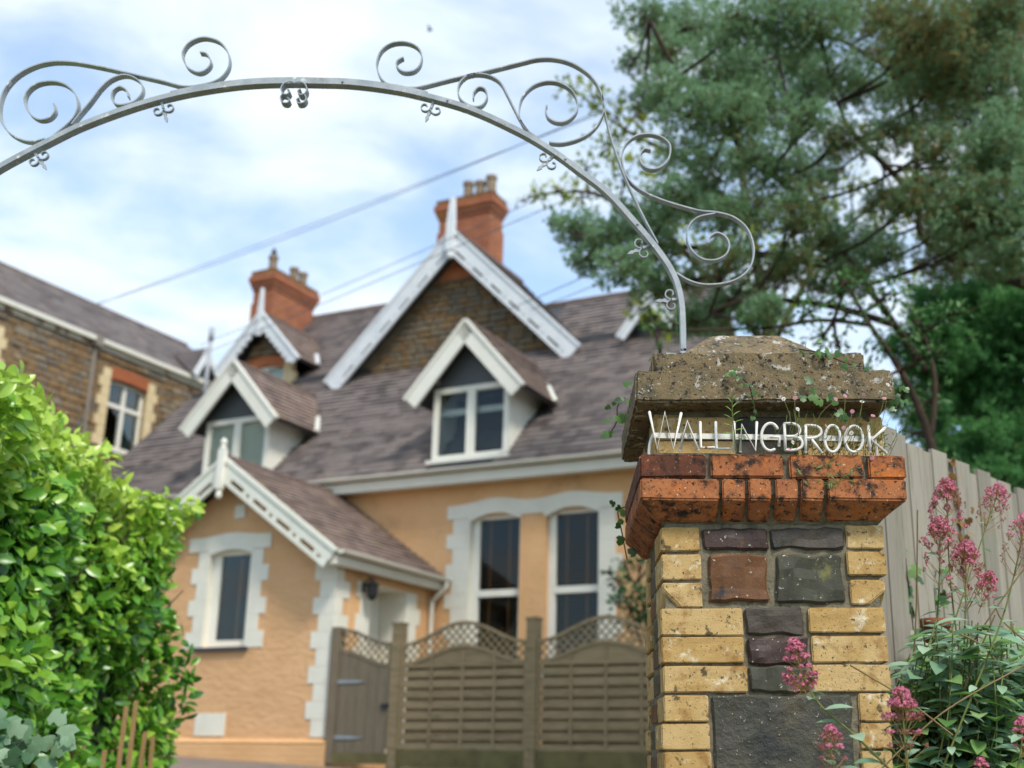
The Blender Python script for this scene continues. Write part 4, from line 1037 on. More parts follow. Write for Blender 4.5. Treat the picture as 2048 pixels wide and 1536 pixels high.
def gt(mbld, name, ma, parent=None):
    o = mbld.build(name, ma, parent or GT)
    if parent is None or parent == GT:
        o.location = -GO
    return o
gt(MB().box(.03, .16, -.06, .08, -.3, 1.43), 'gate_post', M_WOODV)
gzu = lambda u: 1.19 + .20 * (1 - sstep(.16, .95, u)); gzl = lambda u: .92 + .20 * (1 - sstep(.16, .95, u))
us = [.165 + .78 * i / 24 for i in range(25)]
q = MB(); q.strip([(u, -.03, gzu(u) + .02) for u in us], [(u, -.03, gzu(u) - .02) for u in us], (0, .05, 0)); q.strip([(u, -.03, gzl(u) + .02) for u in us], [(u, -.03, gzl(u) - .02) for u in us], (0, .05, 0))
q.box(.93, .965, -.031, .021, -.12, 1.2)
gf = gt(q, 'gate_frame', M_WOODV)
for i in range(5):
    a, b = .168 + i * .153, .168 + (i + 1) * .153 - .006
    q = MB(); q.strip([(a, -.02, gzl(a) - .02), (b, -.02, gzl(b) - .02)], [(a, -.02, -.175), (b, -.02, -.175)], (0, .02 + rng.uniform(0, .004), 0)); q.build('plank', M_WOODV, gf)
lattice(gf, .17, .93, gzl, gzu, -.005)
for z in (.72, .02):
    q = MB(); q.prism([(.10, -.034, z - .025), (.45, -.034, z - .018), (.62, -.034, z), (.45, -.034, z + .018), (.10, -.034, z + .025)], (0, .01, 0)); q.build('strap_hinge', M_GALV, gf)
q = MB(); q.box(.86, .99, -.05, -.035, .38, .44); q.tube([(.92, -.06, .41), (.92, -.09, .36)], .012, 6); q.build('latch', M_IRON, gf)
gt(MB().box(.03, 1.0, -.05, .06, -.30, -.17), 'threshold', M_WOODMOSS)
# ================================================================ gate pillar
from mathutils import noise as mnoise
M_YBRICK = mat('yellow_brick', ['#a5824a', '#b7945a', '#c4a570', '#b2925e'], 14, .88, .7, 220, rnd=.5, spots=[('#9a7440', 18, .52, .16), ('#ddd0b2', 20, .57, .12), ('#5c4c33', 26, .60, .06), ('#54452f', 70, .63, .05), ('#352c20', 130, .62, .04)], bdist=.0025)
M_RBRICK = mat('red_corbel_brick', ['#7f4a2e', '#9a5a35', '#ab6a3e', '#8c5032'], 16, .88, .55, 150, rnd=.5, spots=[('#2b211b', 24, .50, .14), ('#b9682c', 20, .58, .1), ('#2a201a', 90, .58, .06), ('#d9c3a4', 110, .64, .04)], bdist=.0025)
M_RBRICKD = mat('sooty_red_brick', ['#3c2a22', '#5e3524', '#7a4026', '#34281f'], 12, .9, .6, 150, rnd=.4, spots=[('#1f1a16', 26, .50, .14), ('#d6b996', 110, .64, .04)], bdist=.0025)
M_CAP = mat('weathered_cap_stone', ['#5f5440', '#75664c', '#836f50', '#6a604e'], 16, .93, .9, 150, spots=[('#4a463b', 12, .54, .14), ('#bdb6a8', 22, .60, .05), ('#6b6a48', 16, .58, .1), ('#2a2823', 48, .57, .06), ('#1d1c19', 85, .60, .04), ('#c6c0b4', 70, .62, .04)], bdist=.006)
M_PMORTAR = mat('dirty_pillar_mortar', ['#575040', '#6f6652', '#807661', '#4a4637'], 30, .95, .8, 140, spots=[('#39402a', 9, .58, .12), ('#b0a78f', 50, .70, .04)], bdist=.005)
PST = [mat('dark_brown_stone', ['#2d221b', '#44312a', '#4c3a2e'], 12, .55, .6, 60, spots=[('#c9bfae', 70, .645, .03), ('#6d4a27', 14, .66, .06)], bdist=.004),
       mat('purple_grey_stone', ['#39322b', '#4b4238', '#3f3327'], 10, .6, .8, 55, spots=[('#b78b52', 18, .70, .03), ('#2b2c26', 8, .55, .1)], bdist=.004),
       mat('rust_brown_stone', ['#4a2f1b', '#69421f', '#5b3a1f'], 10, .6, .6, 60, spots=[('#2a2320', 9, .56, .1), ('#c0b49d', 70, .645, .03)], bdist=.004),
       mat('green_dark_stone', ['#2c2b22', '#434132', '#35352c'], 10, .65, .6, 60, spots=[('#6f6a3d', 13, .58, .1), ('#c5bda9', 70, .645, .03)], bdist=.004),
       mat('slaty_stone', ['#3a382e', '#4b483b', '#424036', '#544b38'], 6, .6, .9, 45, spots=[('#b08a5a', 7.5, .62, .03), ('#c9c2b2', 90, .645, .03), ('#2c2d2a', 4, .55, .12)], bdist=.010)]
PB = Vector((.6, 3.6, 0))
PIL = empty('gate_pillar', PB)
tag(PIL, 'tall gate pillar of yellow and red brick and dark stone with a stepped stone cap', 'pillar')
def weather(o, bev=.004, seg=1, cuts=0, amp=.001, freq=60, seed=0):
    bm = bmesh.new(); bm.from_mesh(o.data)
    if bev:
        bmesh.ops.bevel(bm, geom=bm.edges[:], offset=bev, segments=seg, affect='EDGES', clamp_overlap=True)
    if cuts:
        bmesh.ops.triangulate(bm, faces=[f for f in bm.faces if len(f.verts) > 4])
        for _ in range(cuts):
            ed = [e for e in bm.edges if e.calc_length() > .03]
            bmesh.ops.subdivide_edges(bm, edges=ed, cuts=1, use_grid_fill=True)
    for v in bm.verts:
        d = Vector((mnoise.noise(v.co * freq + Vector((seed * 3.1, 0, 0))), mnoise.noise(v.co * freq + Vector((9, seed * 1.7, 4))), mnoise.noise(v.co * freq + Vector((2, 7, seed)))))
        v.co += d * amp
    bmesh.ops.recalc_face_normals(bm, faces=bm.faces)
    bm.to_mesh(o.data); bm.free()
    return o
def pil(mb_, name, ma, parent=None):
    o = mb_.build(name, ma, parent or PIL)
    if parent is None or parent == PIL:
        o.location = -PB
    return o
TILT = R(1.05)
tx, tz = Vector((math.cos(TILT), 0, math.sin(TILT))), Vector((-math.sin(TILT), 0, math.cos(TILT)))
ty = Vector((0, 1, 0))
def left_x(z):
    return .287 + (z - 1.6) * .008
def right_x(z):
    return .882 + (z - 1.6) * .034
sh = MB()
zb, zt = 0.0, 2.236
sh.add([(left_x(zb) + .010, 3.31, zb), (right_x(zb) - .012, 3.31, zb), (right_x(zt) - .012, 3.31, zt + .01), (left_x(zt) + .010, 3.31, zt), (left_x(zb) + .010, 3.89, zb), (right_x(zb) - .012, 3.89, zb), (right_x(zt) - .012, 3.89, zt + .01), (left_x(zt) + .010, 3.89, zt)],
       [(0, 1, 2, 3), (5, 4, 7, 6), (4, 0, 3, 7), (1, 5, 6, 2), (3, 2, 6, 7), (4, 5, 1, 0)])
shaft = weather(pil(sh, 'mortar_shaft', M_PMORTAR), 0, 1, 6, .006, 25)
for i, (x, z, w, h) in enumerate(YELLOW):
    dep = .215 if w < .15 else .105
    y0 = 3.300 + rng.uniform(-.003, .003)
    o = pil(MB().obox((x, y0 + dep / 2, z), tx * (w / 2 + .0015), ty * dep / 2, tz * (h / 2 + .0015)), 'brick', M_YBRICK)
    if i in (2, 15):
        bm = bmesh.new(); bm.from_mesh(o.data)
        s_ = -1 if i == 2 else 1
        co = Vector((x + s_ * w * .05, y0, z - h * (.5 if i == 2 else .42))); no = Vector((s_ * .62, -.55, -.62 if i == 2 else -.8)).normalized()
        g = bmesh.ops.bisect_plane(bm, geom=bm.verts[:] + bm.edges[:] + bm.faces[:], plane_co=co, plane_no=no, clear_outer=True)
        bmesh.ops.holes_fill(bm, edges=[e for e in bm.edges if e.is_boundary], sides=0)
        bm.to_mesh(o.data); bm.free()
    weather(o, .003, 2, 2, .0018, 70, i)
    # the course behind it on the gate side of the pillar
    if x < .5:
        d2 = .105 if dep > .2 else .215
        weather(pil(MB().obox((x + (.06 if w > .15 else 0) * 0 + (-w / 2 + .05), 3.9 - d2 / 2, z - .004), tx * .05, ty * d2 / 2, tz * h / 2), 'brick', M_YBRICK), .0045, 1, 1, .0015, 70, i + 50)
        weather(pil(MB().obox((left_x(z) + .05, (3.3 + dep + .015 + 3.9 - d2 - .015) / 2, z + rng.uniform(-.004, .004)), tx * .043, ty * ((3.9 - d2 - .015) - (3.3 + dep + .015)) / 2, tz * h * .48), 'stone', PST[i % 4]), .006, 1, 1, .003, 40, i + 80)
for i, (x, z, w, h, k) in enumerate(STONES):
    y0 = 3.299 if k < 4 else 3.301
    weather(pil(MB().obox((x, y0 + .05, z), tx * (w / 2 + .005), ty * .05, tz * (h / 2 + .004)), 'stone', PST[k]), .006, 1, 3, .008, 22, i + 20)
# corbel
cb_ = MB().box(.245, .945, 3.252, 3.95, 2.312, 2.425).add([(.30, 3.312, 2.236), (.89, 3.312, 2.236), (.89, 3.9, 2.236), (.30, 3.9, 2.236), (.243, 3.249, 2.309), (.945, 3.249, 2.309), (.945, 3.95, 2.309), (.243, 3.95, 2.309)], [(3, 2, 1, 0), (4, 5, 6, 7), (0, 1, 5, 4), (1, 2, 6, 5), (2, 3, 7, 6), (3, 0, 4, 7)]); weather(pil(cb_, 'corbel_core', M_PMORTAR), 0, 1, 4, .004, 30)
for i, (x, z, w, h, k) in enumerate(CORBEL_TOP):
    weather(pil(MB().obox((x, 3.235 + .05, z), tx * w / 2, ty * .05, tz * h / 2), 'corbel_brick', M_RBRICKD if k in (0,) else M_RBRICK), .005, 2, 2, .002, 60, i)
CLO, CHI = 2.291, 2.3485
for i, (x, z, w, h, k) in enumerate(CORBEL_LOW):
    x0, x1 = x - w / 2, x + w / 2
    sk = (x - .3) * math.tan(TILT * .8)
    zt_, zm, zl_ = CHI + sk, CLO + sk, 2.242 + sk
    l0 = x0 + .062 if i == 0 else x0; l1 = x1 - .062 if i == 5 else x1
    q = MB()
    vs = [(x0, 3.235, zt_), (x1, 3.235, zt_), (x1, 3.36, zt_), (x0, 3.36, zt_), (x0, 3.235, zm), (x1, 3.235, zm), (x1, 3.36, zm), (x0, 3.36, zm), (l0, 3.297, zl_), (l1, 3.297, zl_), (l1, 3.36, zl_), (l0, 3.36, zl_)]
    q.add(vs, [(0, 1, 2, 3), (0, 4, 5, 1), (2, 6, 7, 3), (0, 3, 7, 4), (1, 5, 6, 2), (4, 8, 9, 5), (7, 6, 10, 11), (4, 7, 11, 8), (5, 9, 10, 6), (8, 11, 10, 9)])
    weather(pil(q, 'corbel_brick', M_RBRICK), .004, 2, 1, .0018, 60, i + 30)
ys = [3.362, 3.47, 3.58, 3.69, 3.80, 3.955]
for i in range(5):
    a, b = ys[i] + .004, ys[i + 1] - .006
    q = MB(); X0, X1 = .2285, .2885
    q.prism([(X0, a, CHI), (X0, a, CLO), (X1, a, 2.240), (X1 + .06, a, 2.240), (X1 + .06, a, CHI)], (0, b - a, 0))
    weather(pil(q, 'corbel_brick', M_RBRICK), .004, 1, 1, .0015, 60, i + 40)
    if i % 2 == 0:
        b2 = ys[min(i + 2, 5)] - .006
        weather(pil(MB().box(.2275, .33, a - .02, b2 - .02, 2.354, 2.418), 'corbel_brick', M_RBRICKD), .005, 1, 1, .0015, 60, i + 45)
# neck behind the name letters
weather(pil(MB().box(.285, .895, 3.345, 3.86, 2.40, 2.61), 'neck_core', M_PMORTAR), 0, 1, 3, .003, 30)
for i, (x, z, w, h) in enumerate(NECK):
    for dz_, hh in ((-.032, .062), (.037, .066)):
        weather(pil(MB().obox((x, 3.333 + .04, 2.485 + (x - .5) * .018 + dz_), tx * w / 2, ty * .04, tz * hh / 2), 'brick', M_YBRICK if i != 1 else PST[1]), .004, 1, 1, .0015, 60, i + 60)
for j in range(3):
    weather(pil(MB().box(.276, .36, 3.345 + j * .175, 3.345 + j * .175 + .165, 2.425, 2.565), 'brick', M_YBRICK if j != 1 else PST[1]), .004, 1, 1, .0015, 60, j + 70)
# cap stones
def cap(lo, hi, name, seed, cuts=5, amp=.0035):
    q = MB(); (x0, x1, y0, y1, z0), (a0, a1, b0, b1, z1) = lo, hi
    k_ = math.tan(TILT * 1.1)
    f = lambda x, y, z: (x, y, z + (x - .58) * k_)
    q.add([f(x0, y0, z0), f(x1, y0, z0), f(x1, y1, z0), f(x0, y1, z0), f(a0, b0, z1), f(a1, b0, z1), f(a1, b1, z1), f(a0, b1, z1)], [(3, 2, 1, 0), (4, 5, 6, 7), (0, 1, 5, 4), (1, 2, 6, 5), (2, 3, 7, 6), (3, 0, 4, 7)])
    return weather(pil(q, name, M_CAP), .007, 2, cuts, amp, 28, seed)
cap((.2185, .951, 3.25, 3.97, 2.578), (.2185, .951, 3.25, 3.97, 2.672), 'cap_slab', 1)
cap((.272, .884, 3.30, 3.92, 2.673), (.272, .884, 3.30, 3.92, 2.741), 'cap_step', 2)
cap((.345, .80, 3.345, 3.88, 2.742), (.468, .680, 3.49, 3.73, 2.862), 'cap_top', 3)

# ================================================================ wrought iron arch
M_ARCH = mat('weathered_white_ironwork', ['#8b9296', '#a0a6a9', '#b2b6b8'], 18, .5, .35, 120, spots=[('#8d8672', 12, .60, .12), ('#77562f', 40, .71, .03), ('#dcdcd6', 26, .62, .08)], bdist=.001)
AR = empty('garden_arch', (.39, 3.6, 2.80))
tag(AR, 'white painted wrought iron arch with scrolls springing from the brick pillar', 'arch')
AO = Vector((.39, 3.6, 2.80))
def ar(mb_, name, parent=None, smooth=False):
    o = mb_.build(name, M_ARCH, parent or AR, smooth)
    if parent is None:
        o.location = -AO
    return o
def c3(pts, sub=6):
    return spline([(x, 3.6, z) for x, z in pts], sub)
bar = c3(ARCH_BAR, 5)
ar(MB().ribbon(bar, (0, 1, 0), .017, .0085), 'arch_bar')
top_i = [i for i, p in enumerate(bar) if ARCH_BAR[12][0] - .05 < p.x < ARCH_BAR[19][0] + .05]
n_up = [p + Vector((0, 0, .0125)) for p in (bar[i] for i in top_i)]
ar(MB().ribbon(n_up, (0, 1, 0), .0145, .0035), 'splice_bar')
for pts in SCROLLS:
    cpts = c3(pts, 6)
    n_ = len(cpts)
    ar(MB().ribbon(cpts, (0, 1, 0), .0135, .0022), 'scroll')
def spiral2(c, r0, r1, a0, a1, n=22):
    return [Vector((c[0] + (r0 + (r1 - r0) * i / n) * math.cos(a0 + (a1 - a0) * i / n), 3.6, c[1] + (r0 + (r1 - r0) * i / n) * math.sin(a0 + (a1 - a0) * i / n))) for i in range(n + 1)]
for (A, T) in FLEURS:
    A, T = Vector((A[0], 3.6, A[1])), Vector((T[0], 3.6, T[1]))
    d = (T - A); Ln = .072; d.normalize(); s_ = Vector((d.z, 0, -d.x))
    q = MB()
    q.ribbon([A, A + d * .03], (0, 1, 0), .006, .004)
    root = A + d * .034
    for sg in (-1, 1):
        pts = []
        for i in range(25):
            t = i / 24; ang = t * math.pi * 1.75; r = .0195 * (1 - .62 * t)
            c = root + s_ * sg * .0205 - d * .002
            pts.append(c + s_ * sg * -math.cos(ang) * r + d * math.sin(ang) * r)
        pts = [root + s_ * sg * .002] + pts
        q.ribbon(pts, (0, 1, 0), .007, .0016)
    tip = A + d * Ln
    leaf = [(.034, .003), (.046, .008), (.054, .006), (.061, .0035), (.068, .0065), (.075, .0045), (.084, .0006)]
    q.strip([A + d * a + s_ * b + Vector((0, -.003, 0)) for a, b in leaf], [A + d * a - s_ * b + Vector((0, -.003, 0)) for a, b in leaf], (0, .006, 0))
    ar(q, 'fleur')
q = MB(); mx_, mz_ = ARCH_MID[0]
for sg in (-1, 1):
    def pp(dx, dz):
        return (mx_ + sg * dx * .00150, 3.6, mz_ - dz * .00150)
    q.ribbon(spline([pp(2, 2), pp(12, 0), pp(24, 6), (pp(29, 18)), pp(25, 30), pp(15, 33), pp(9, 25), pp(15, 19)], 5), (0, 1, 0), .019, .0018)
    q.ribbon(spline([pp(14, 34), pp(25, 33), pp(29, 42), pp(24, 52), pp(13, 54), pp(8, 46), pp(13, 41)], 5), (0, 1, 0), .017, .0018)
ar(q, 'centre_scroll')
for i in range(0, len(bar), 14):
    p = bar[i]
    if -.9 < p.x < .3:
        ar(MB().lathe([(0, -.003), (.004, -.002), (.004, .002), (0, .003)], p + Vector((0, -.019, 0)), 6), 'rivet')
fx = bar[-1].x
ar(MB().box(fx - .055, fx + .02, 3.575, 3.625, bar[-1].z - .022, bar[-1].z - .010).box(fx - .009, fx + .009, 3.583, 3.617, bar[-1].z - .012, bar[-1].z + .01), 'foot_plate')

# ================================================================ name letters on the pillar
M_SIGN = mat('chalky_white_sign_paint', ['#cfc9bd', '#dcd7cc', '#e6e2d8'], 30, .55, .3, 180, spots=[('#9a8f7c', 40, .60, .08), ('#7a5236', 55, .65, .04)], bdist=.001)
SG = empty('name_sign', (.58, 3.23, 2.42))
SO = Vector((.58, 3.23, 2.42))
tag(SG, 'white metal letters reading WALLINGBROOK on a bar across the pillar', 'sign')
def sg_(mb_, name, smooth=False):
    o = mb_.build(name, M_SIGN, SG, smooth); o.location = -SO; return o
(bx0, bz0), (bx1, bz1) = SIGNBAR[0][0], SIGNBAR[1][0]
q = MB(); q.ribbon([(bx0 - .006, 3.25, bz0 - .055), (bx0 - .004, 3.25, bz0 - .02), (bx0, 3.242, bz0), (bx0 + .02, 3.236, bz0 + .0005), (bx1, 3.236, bz1), (bx1 + .004, 3.25, bz1 - .03)], (0, 1, 0), .001, .0012)
q.v, q.f = [], []
q.obox(((bx0 + bx1) / 2, 3.2385, (bz0 + bz1) / 2), Vector(((bx1 - bx0) / 2, 0, (bz1 - bz0) / 2)), (0, .0018, 0), (0, 0, .0076))
q.tube(spline([(bx0, 3.239, bz0 + .004), (bx0 - .008, 3.242, bz0 - .015), (bx0 - .012, 3.246, bz0 - .04), (bx0 - .012, 3.25, bz0 - .062)], 4), .0042, 6)
q.tube(spline([(bx1, 3.239, bz1), (bx1 + .005, 3.246, bz1 - .03), (bx1 + .005, 3.25, bz1 - .055)], 4), .0042, 6)
sg_(q, 'bar', False)
for k, strokes in LETTERS:
    q = MB()
    for s_ in strokes:
        pts = [Vector((x, 3.228, z)) for x, z in s_]
        if len(pts) > 12 or (k in 'BRG' and len(pts) > 3):
            pts = spline(pts, 3)
        q.tube(pts, .0042, 8)
        for p in (pts[0], pts[-1]):
            q.lathe([(.0001, -.0043), (.0030, -.0030), (.0043, 0), (.0030, .0030), (.0001, .0043)], p, 8)
    sg_(q, 'letter', True)
# ================================================================ leaf templates
def leaf_tpl(w=.42, fold=.10, curl=.12, n=4, tipw=.0):
    """leaf along +y of length 1: (n+1) cross rows of three points"""
    V = []; Fq = []
    for i in range(n + 1):
        t = i / n
        hw = w * .5 * (math.sin(math.pi * min(1, t * .92 + .06)) ** .8) if 0 < i < n else (.03 if i == 0 else .01)
        z0 = -curl * t * t
        V += [(-hw, t, z0 + fold * hw * 2), (0, t, z0), (hw, t, z0 + fold * hw * 2)]
    for i in range(n):
        a = 3 * i
        Fq += [(a, a + 1, a + 4, a + 3), (a + 1, a + 2, a + 5, a + 4)]
    return np.array(V), np.array(Fq)
LAUREL = leaf_tpl(.50, .13, .18, 5)
VALLEAF = leaf_tpl(.50, .14, .30, 5)
SMALL = leaf_tpl(.55, .12, .12, 2)
IVY_V = np.array([(0, 0, 0), (.28, .02, .02), (.5, .30, -.03), (.26, .42, .03), (.34, .72, -.02), (0, 1.0, -.06), (-.34, .72, -.02), (-.26, .42, .03), (-.5, .30, -.03), (-.28, .02, .02), (0, .42, .05)])
IVY_F = np.array([(10, 0, 1), (10, 1, 2), (10, 2, 3), (10, 3, 4), (10, 4, 5), (10, 5, 6), (10, 6, 7), (10, 7, 8), (10, 8, 9), (10, 9, 0)])
def leafmat(name, cols, rough=.4, trans=.3, tint='attr', rnd=.8, spec=.5, bump=.25):
    return mat(name, cols, 14, rough, bump, 60, rnd=rnd, tint=tint, trans=trans, spec=spec, bdist=.003)
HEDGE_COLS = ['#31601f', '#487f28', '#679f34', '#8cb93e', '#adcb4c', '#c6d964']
M_HEDGE = leafmat('laurel_leaf', HEDGE_COLS, .26, .30)
M_HEDGEO = leafmat('laurel_leaf_near', HEDGE_COLS, .33, .30, tint=None)
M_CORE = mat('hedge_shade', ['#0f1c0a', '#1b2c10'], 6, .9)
M_TWIG = mat('twig_bark', ['#3a2c1f', '#4f3d2c'], 10, .9)

def lumpy(y, z):
    return .10 * math.sin(y * 2.3 + z * 1.1) + .07 * math.sin(y * 5.1 - z * 3.7 + 1) + .05 * math.sin(z * 6.3 + y * 1.7)

# ================================================================ laurel hedge on the left
HB = Vector((-2.9, 6.0, 1.0))
HG = empty('laurel_hedge', HB)
HG['kind'] = 'thing'; tag(HG, 'bright green laurel hedge with glossy leaves filling the lower left', 'hedge')
HX, HY1, HZ = -2.40, 7.4, 3.09
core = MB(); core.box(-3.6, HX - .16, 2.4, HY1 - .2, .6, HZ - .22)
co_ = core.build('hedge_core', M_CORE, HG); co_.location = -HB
def hend(z):
    return HY1 + .42 * (1 - sstep(1.4, HZ, z))
def hedge_leaves(n):
    pos, dr, up, sz, ti = [], [], [], [], []
    for _ in range(n):
        face = rng.random()
        if face < .68:          # side facing the drive
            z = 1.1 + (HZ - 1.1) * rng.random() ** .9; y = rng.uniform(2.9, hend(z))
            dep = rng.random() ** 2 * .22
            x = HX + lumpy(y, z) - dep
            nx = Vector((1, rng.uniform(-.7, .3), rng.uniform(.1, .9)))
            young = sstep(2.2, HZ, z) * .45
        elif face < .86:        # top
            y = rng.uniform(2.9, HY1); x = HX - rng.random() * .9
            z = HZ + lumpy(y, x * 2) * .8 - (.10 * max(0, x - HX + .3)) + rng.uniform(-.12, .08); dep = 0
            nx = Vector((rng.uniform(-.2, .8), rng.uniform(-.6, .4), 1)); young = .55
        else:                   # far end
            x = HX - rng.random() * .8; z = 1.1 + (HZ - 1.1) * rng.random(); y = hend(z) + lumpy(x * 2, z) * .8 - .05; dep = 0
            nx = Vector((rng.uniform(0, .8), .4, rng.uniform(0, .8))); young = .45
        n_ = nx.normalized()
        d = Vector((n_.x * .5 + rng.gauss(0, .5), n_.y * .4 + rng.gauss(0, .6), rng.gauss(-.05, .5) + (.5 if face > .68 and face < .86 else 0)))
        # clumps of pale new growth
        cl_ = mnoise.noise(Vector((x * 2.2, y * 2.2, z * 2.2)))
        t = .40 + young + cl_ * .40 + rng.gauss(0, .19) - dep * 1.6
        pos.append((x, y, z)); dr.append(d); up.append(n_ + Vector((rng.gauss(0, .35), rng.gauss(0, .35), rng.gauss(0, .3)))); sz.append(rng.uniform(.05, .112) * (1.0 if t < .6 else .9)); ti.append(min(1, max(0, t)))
    return np.array(pos), np.array([tuple(v) for v in dr]), np.array([tuple(v) for v in up]), np.array(sz), np.array(ti)
pos, dr, up, sz, ti = hedge_leaves(23000)
m4 = frames(pos, dr, up, sz)
def in_view(p):
    d = Vector(p) - CAMLOC; dz_ = d.dot(fwd)
    x_, y_ = d.dot(right) / dz_ * FPX + CX, d.dot(down) / dz_ * FPX + CY
    return -10 < x_ < 2058 and -10 < y_ < 1546
vis = [i for i in range(len(pos)) if pos[i][0] > HX - .02 and in_view(pos[i])]
vis.sort(key=lambda i: (Vector(pos[i]) - CAMLOC).length)
near = set(vis[:300])
TINTS = [0, .2, .4, .6, .8, 1]
LME = []
for k in range(6):
    me = fmesh('leaf', LAUREL[0], LAUREL[1], M_HEDGE, np.full(len(LAUREL[0]), (k + .5) / 6)); LME.append(me)
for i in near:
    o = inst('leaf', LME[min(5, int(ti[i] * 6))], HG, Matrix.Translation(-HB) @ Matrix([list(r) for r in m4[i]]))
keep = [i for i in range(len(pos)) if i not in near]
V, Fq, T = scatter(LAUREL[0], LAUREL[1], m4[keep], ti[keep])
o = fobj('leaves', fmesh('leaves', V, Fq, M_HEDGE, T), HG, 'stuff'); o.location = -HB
tw = MB()
for _ in range(60):
    y = rng.uniform(3.2, 7.9); z = rng.uniform(1.0, 2.6); x = HX - .2
    tw.tube([(x - .2, y, z), (x + .02, y + rng.uniform(-.2, .2), z + .25), (x + .18, y + rng.uniform(-.3, .3), z + .5)], [.012, .008, .003], 5)
o = tw.build('twigs', M_TWIG, HG, kind='stuff'); o.location = -HB
# paling fence half swallowed by the hedge
M_PALE = mat('split_paling_wood', ['#8c6c42', '#a98657', '#b8996a'], 8, .85, .4, 40, rnd=.4, stretch=(8, 8, 1))
PF = empty('paling_fence', (-2.25, 6.5, 1.0)); PO = Vector((-2.25, 6.5, 1.0))
tag(PF, 'thin split wood palings showing through the bottom of the laurel hedge', 'fence')
for i, y in enumerate([5.55, 5.72, 5.86, 6.02, 6.16, 6.32, 6.48, 6.62, 6.8, 6.98, 7.15, 7.35, 7.55]):
    top = rng.uniform(1.52, 1.74) + (.16 if 10 > i > 7 else 0)
    q = MB().obox((HX + .06 + rng.uniform(-.02, .02), y, (1.0 + top) / 2), (.009, 0, 0), (0, .013, rng.uniform(-.002, .002)), (rng.uniform(-.01, .01), rng.uniform(-.02, .02), (top - 1.0) / 2)).build('pale', M_PALE, PF); q.location = -PO
q = MB().tube([(HX + .0, 5.4, 1.3), (HX + .0, 7.5, 1.36)], .02, 6).build('rail', M_PALE, PF); q.location = -PO

M_IVY = leafmat('ivy_leaf', ['#466a48', '#5f8460', '#7c9c78', '#98b290'], .4, .2)
M_IVYG = leafmat('young_ivy_leaf', ['#2c4a1f', '#41662c', '#5a803a', '#7a9a50'], .4, .25)
def ivy(name, label, pts, n, size, ma, spread=.03, face=(0, -1, .2), group=None):
    base = Vector(pts[0]); E = tag(empty(name, base), label, 'ivy', group)
    path = spline(pts, 6); q = MB().tube(path, .0022, 5); o = q.build('stem', M_TWIG, E); o.location = -base
    for k in range(n):
        p = path[int(k / n * (len(path) - 1))] + Vector((rng.gauss(0, spread), rng.gauss(0, spread * .4) - .012, rng.gauss(0, spread)))
        f = Vector(face) + Vector((rng.gauss(0, .4), rng.gauss(0, .3), rng.gauss(0, .3)))
        d = Vector((rng.gauss(0, .6), rng.gauss(0, .2), rng.gauss(-.4, .6)))
        mm = frames(np.array([tuple(p - base)]), np.array([tuple(d)]), np.array([tuple(f)]), size * rng.uniform(.6, 1.25))[0]
        me = fmesh('leaf', IVY_V, IVY_F, ma, np.full(len(IVY_V), rng.random()))
        inst('leaf', me, E, Matrix([list(r) for r in mm]))
    return E
ivy('ivy_plant', 'pale green lobed ivy at the foot of the hedge in the bottom left corner', [at(-20, 1600, 4.55), at(20, 1520, 4.6), at(60, 1470, 4.65), at(120, 1520, 4.6)], 46, .07, M_IVY, .07, (.5, -.8, .4))

# ================================================================ weeds growing on the pillar
M_STEM = mat('green_stem', ['#4d5a2a', '#6a7437', '#7d6a3f'], 30, .7)
M_PETALW = mat('white_petal', ['#e6dfdb', '#efe9e6'], 30, .7, trans=.2)
M_PETALP = mat('pink_petal', ['#c9799a', '#d893ad', '#dba9bb'], 30, .7, trans=.2)
M_DISC = mat('yellow_disc', ['#b98f2a', '#cfa63c'], 50, .8)
FB = Vector((.72, 3.26, 2.425))
FL = tag(empty('fleabane_clump', FB), 'wiry daisy clump with tiny white and pink flowers growing through the letters', 'plant')
st = MB(); wv = MB()
def petal_disc(c, r, n, nrm, ma, parent, base):
    nrm = Vector(nrm).normalized(); a = nrm.orthogonal().normalized(); b = nrm.cross(a); q = MB()
    for k in range(n):
        an = 2 * math.pi * k / n + rng.uniform(-.1, .1); d = a * math.cos(an) + b * math.sin(an); s_ = nrm.cross(d); rr = r * rng.uniform(.85, 1.1)
        q.add([c + d * r * .2, c + d * rr * .7 + s_ * r * .16 + nrm * r * .06, c + d * rr + nrm * r * .02, c + d * rr * .7 - s_ * r * .16 + nrm * r * .06], [(0, 1, 2, 3)])
    f = q.build('flower', ma, parent); f.location = -base
    dsc = MB().lathe([(.0001, .0), (r * .3, 0), (r * .27, r * .12), (.0001, r * .16)], (0, 0, 0), 7)
    rot = nrm.to_track_quat('Z', 'Y').to_matrix()
    dsc.v = [tuple(rot @ Vector(v_) + c - nrm * r * .02) for v_ in dsc.v]
    dsc.build('disc', M_DISC, f)
for (x, z, k) in DAISIES:
    p = Vector((x, 3.20 + rng.uniform(-.015, .02), z))
    root = Vector((.70 + (x - .70) * .7 + rng.gauss(0, .015), 3.255, 2.425 + (x - .6) * .012))
    if z < 2.43:
        root.z = 2.44
    mid = root.lerp(p, .55) + Vector((rng.gauss(0, .012), -.015, .006))
    st.tube(spline([root, mid, p], 4), .0009, 4)
    petal_disc(p, .0072, 13, Vector((rng.gauss(0, .5), -1, rng.uniform(-.1, .9))), M_PETALW if k == 0 else M_PETALP, FL, FB)
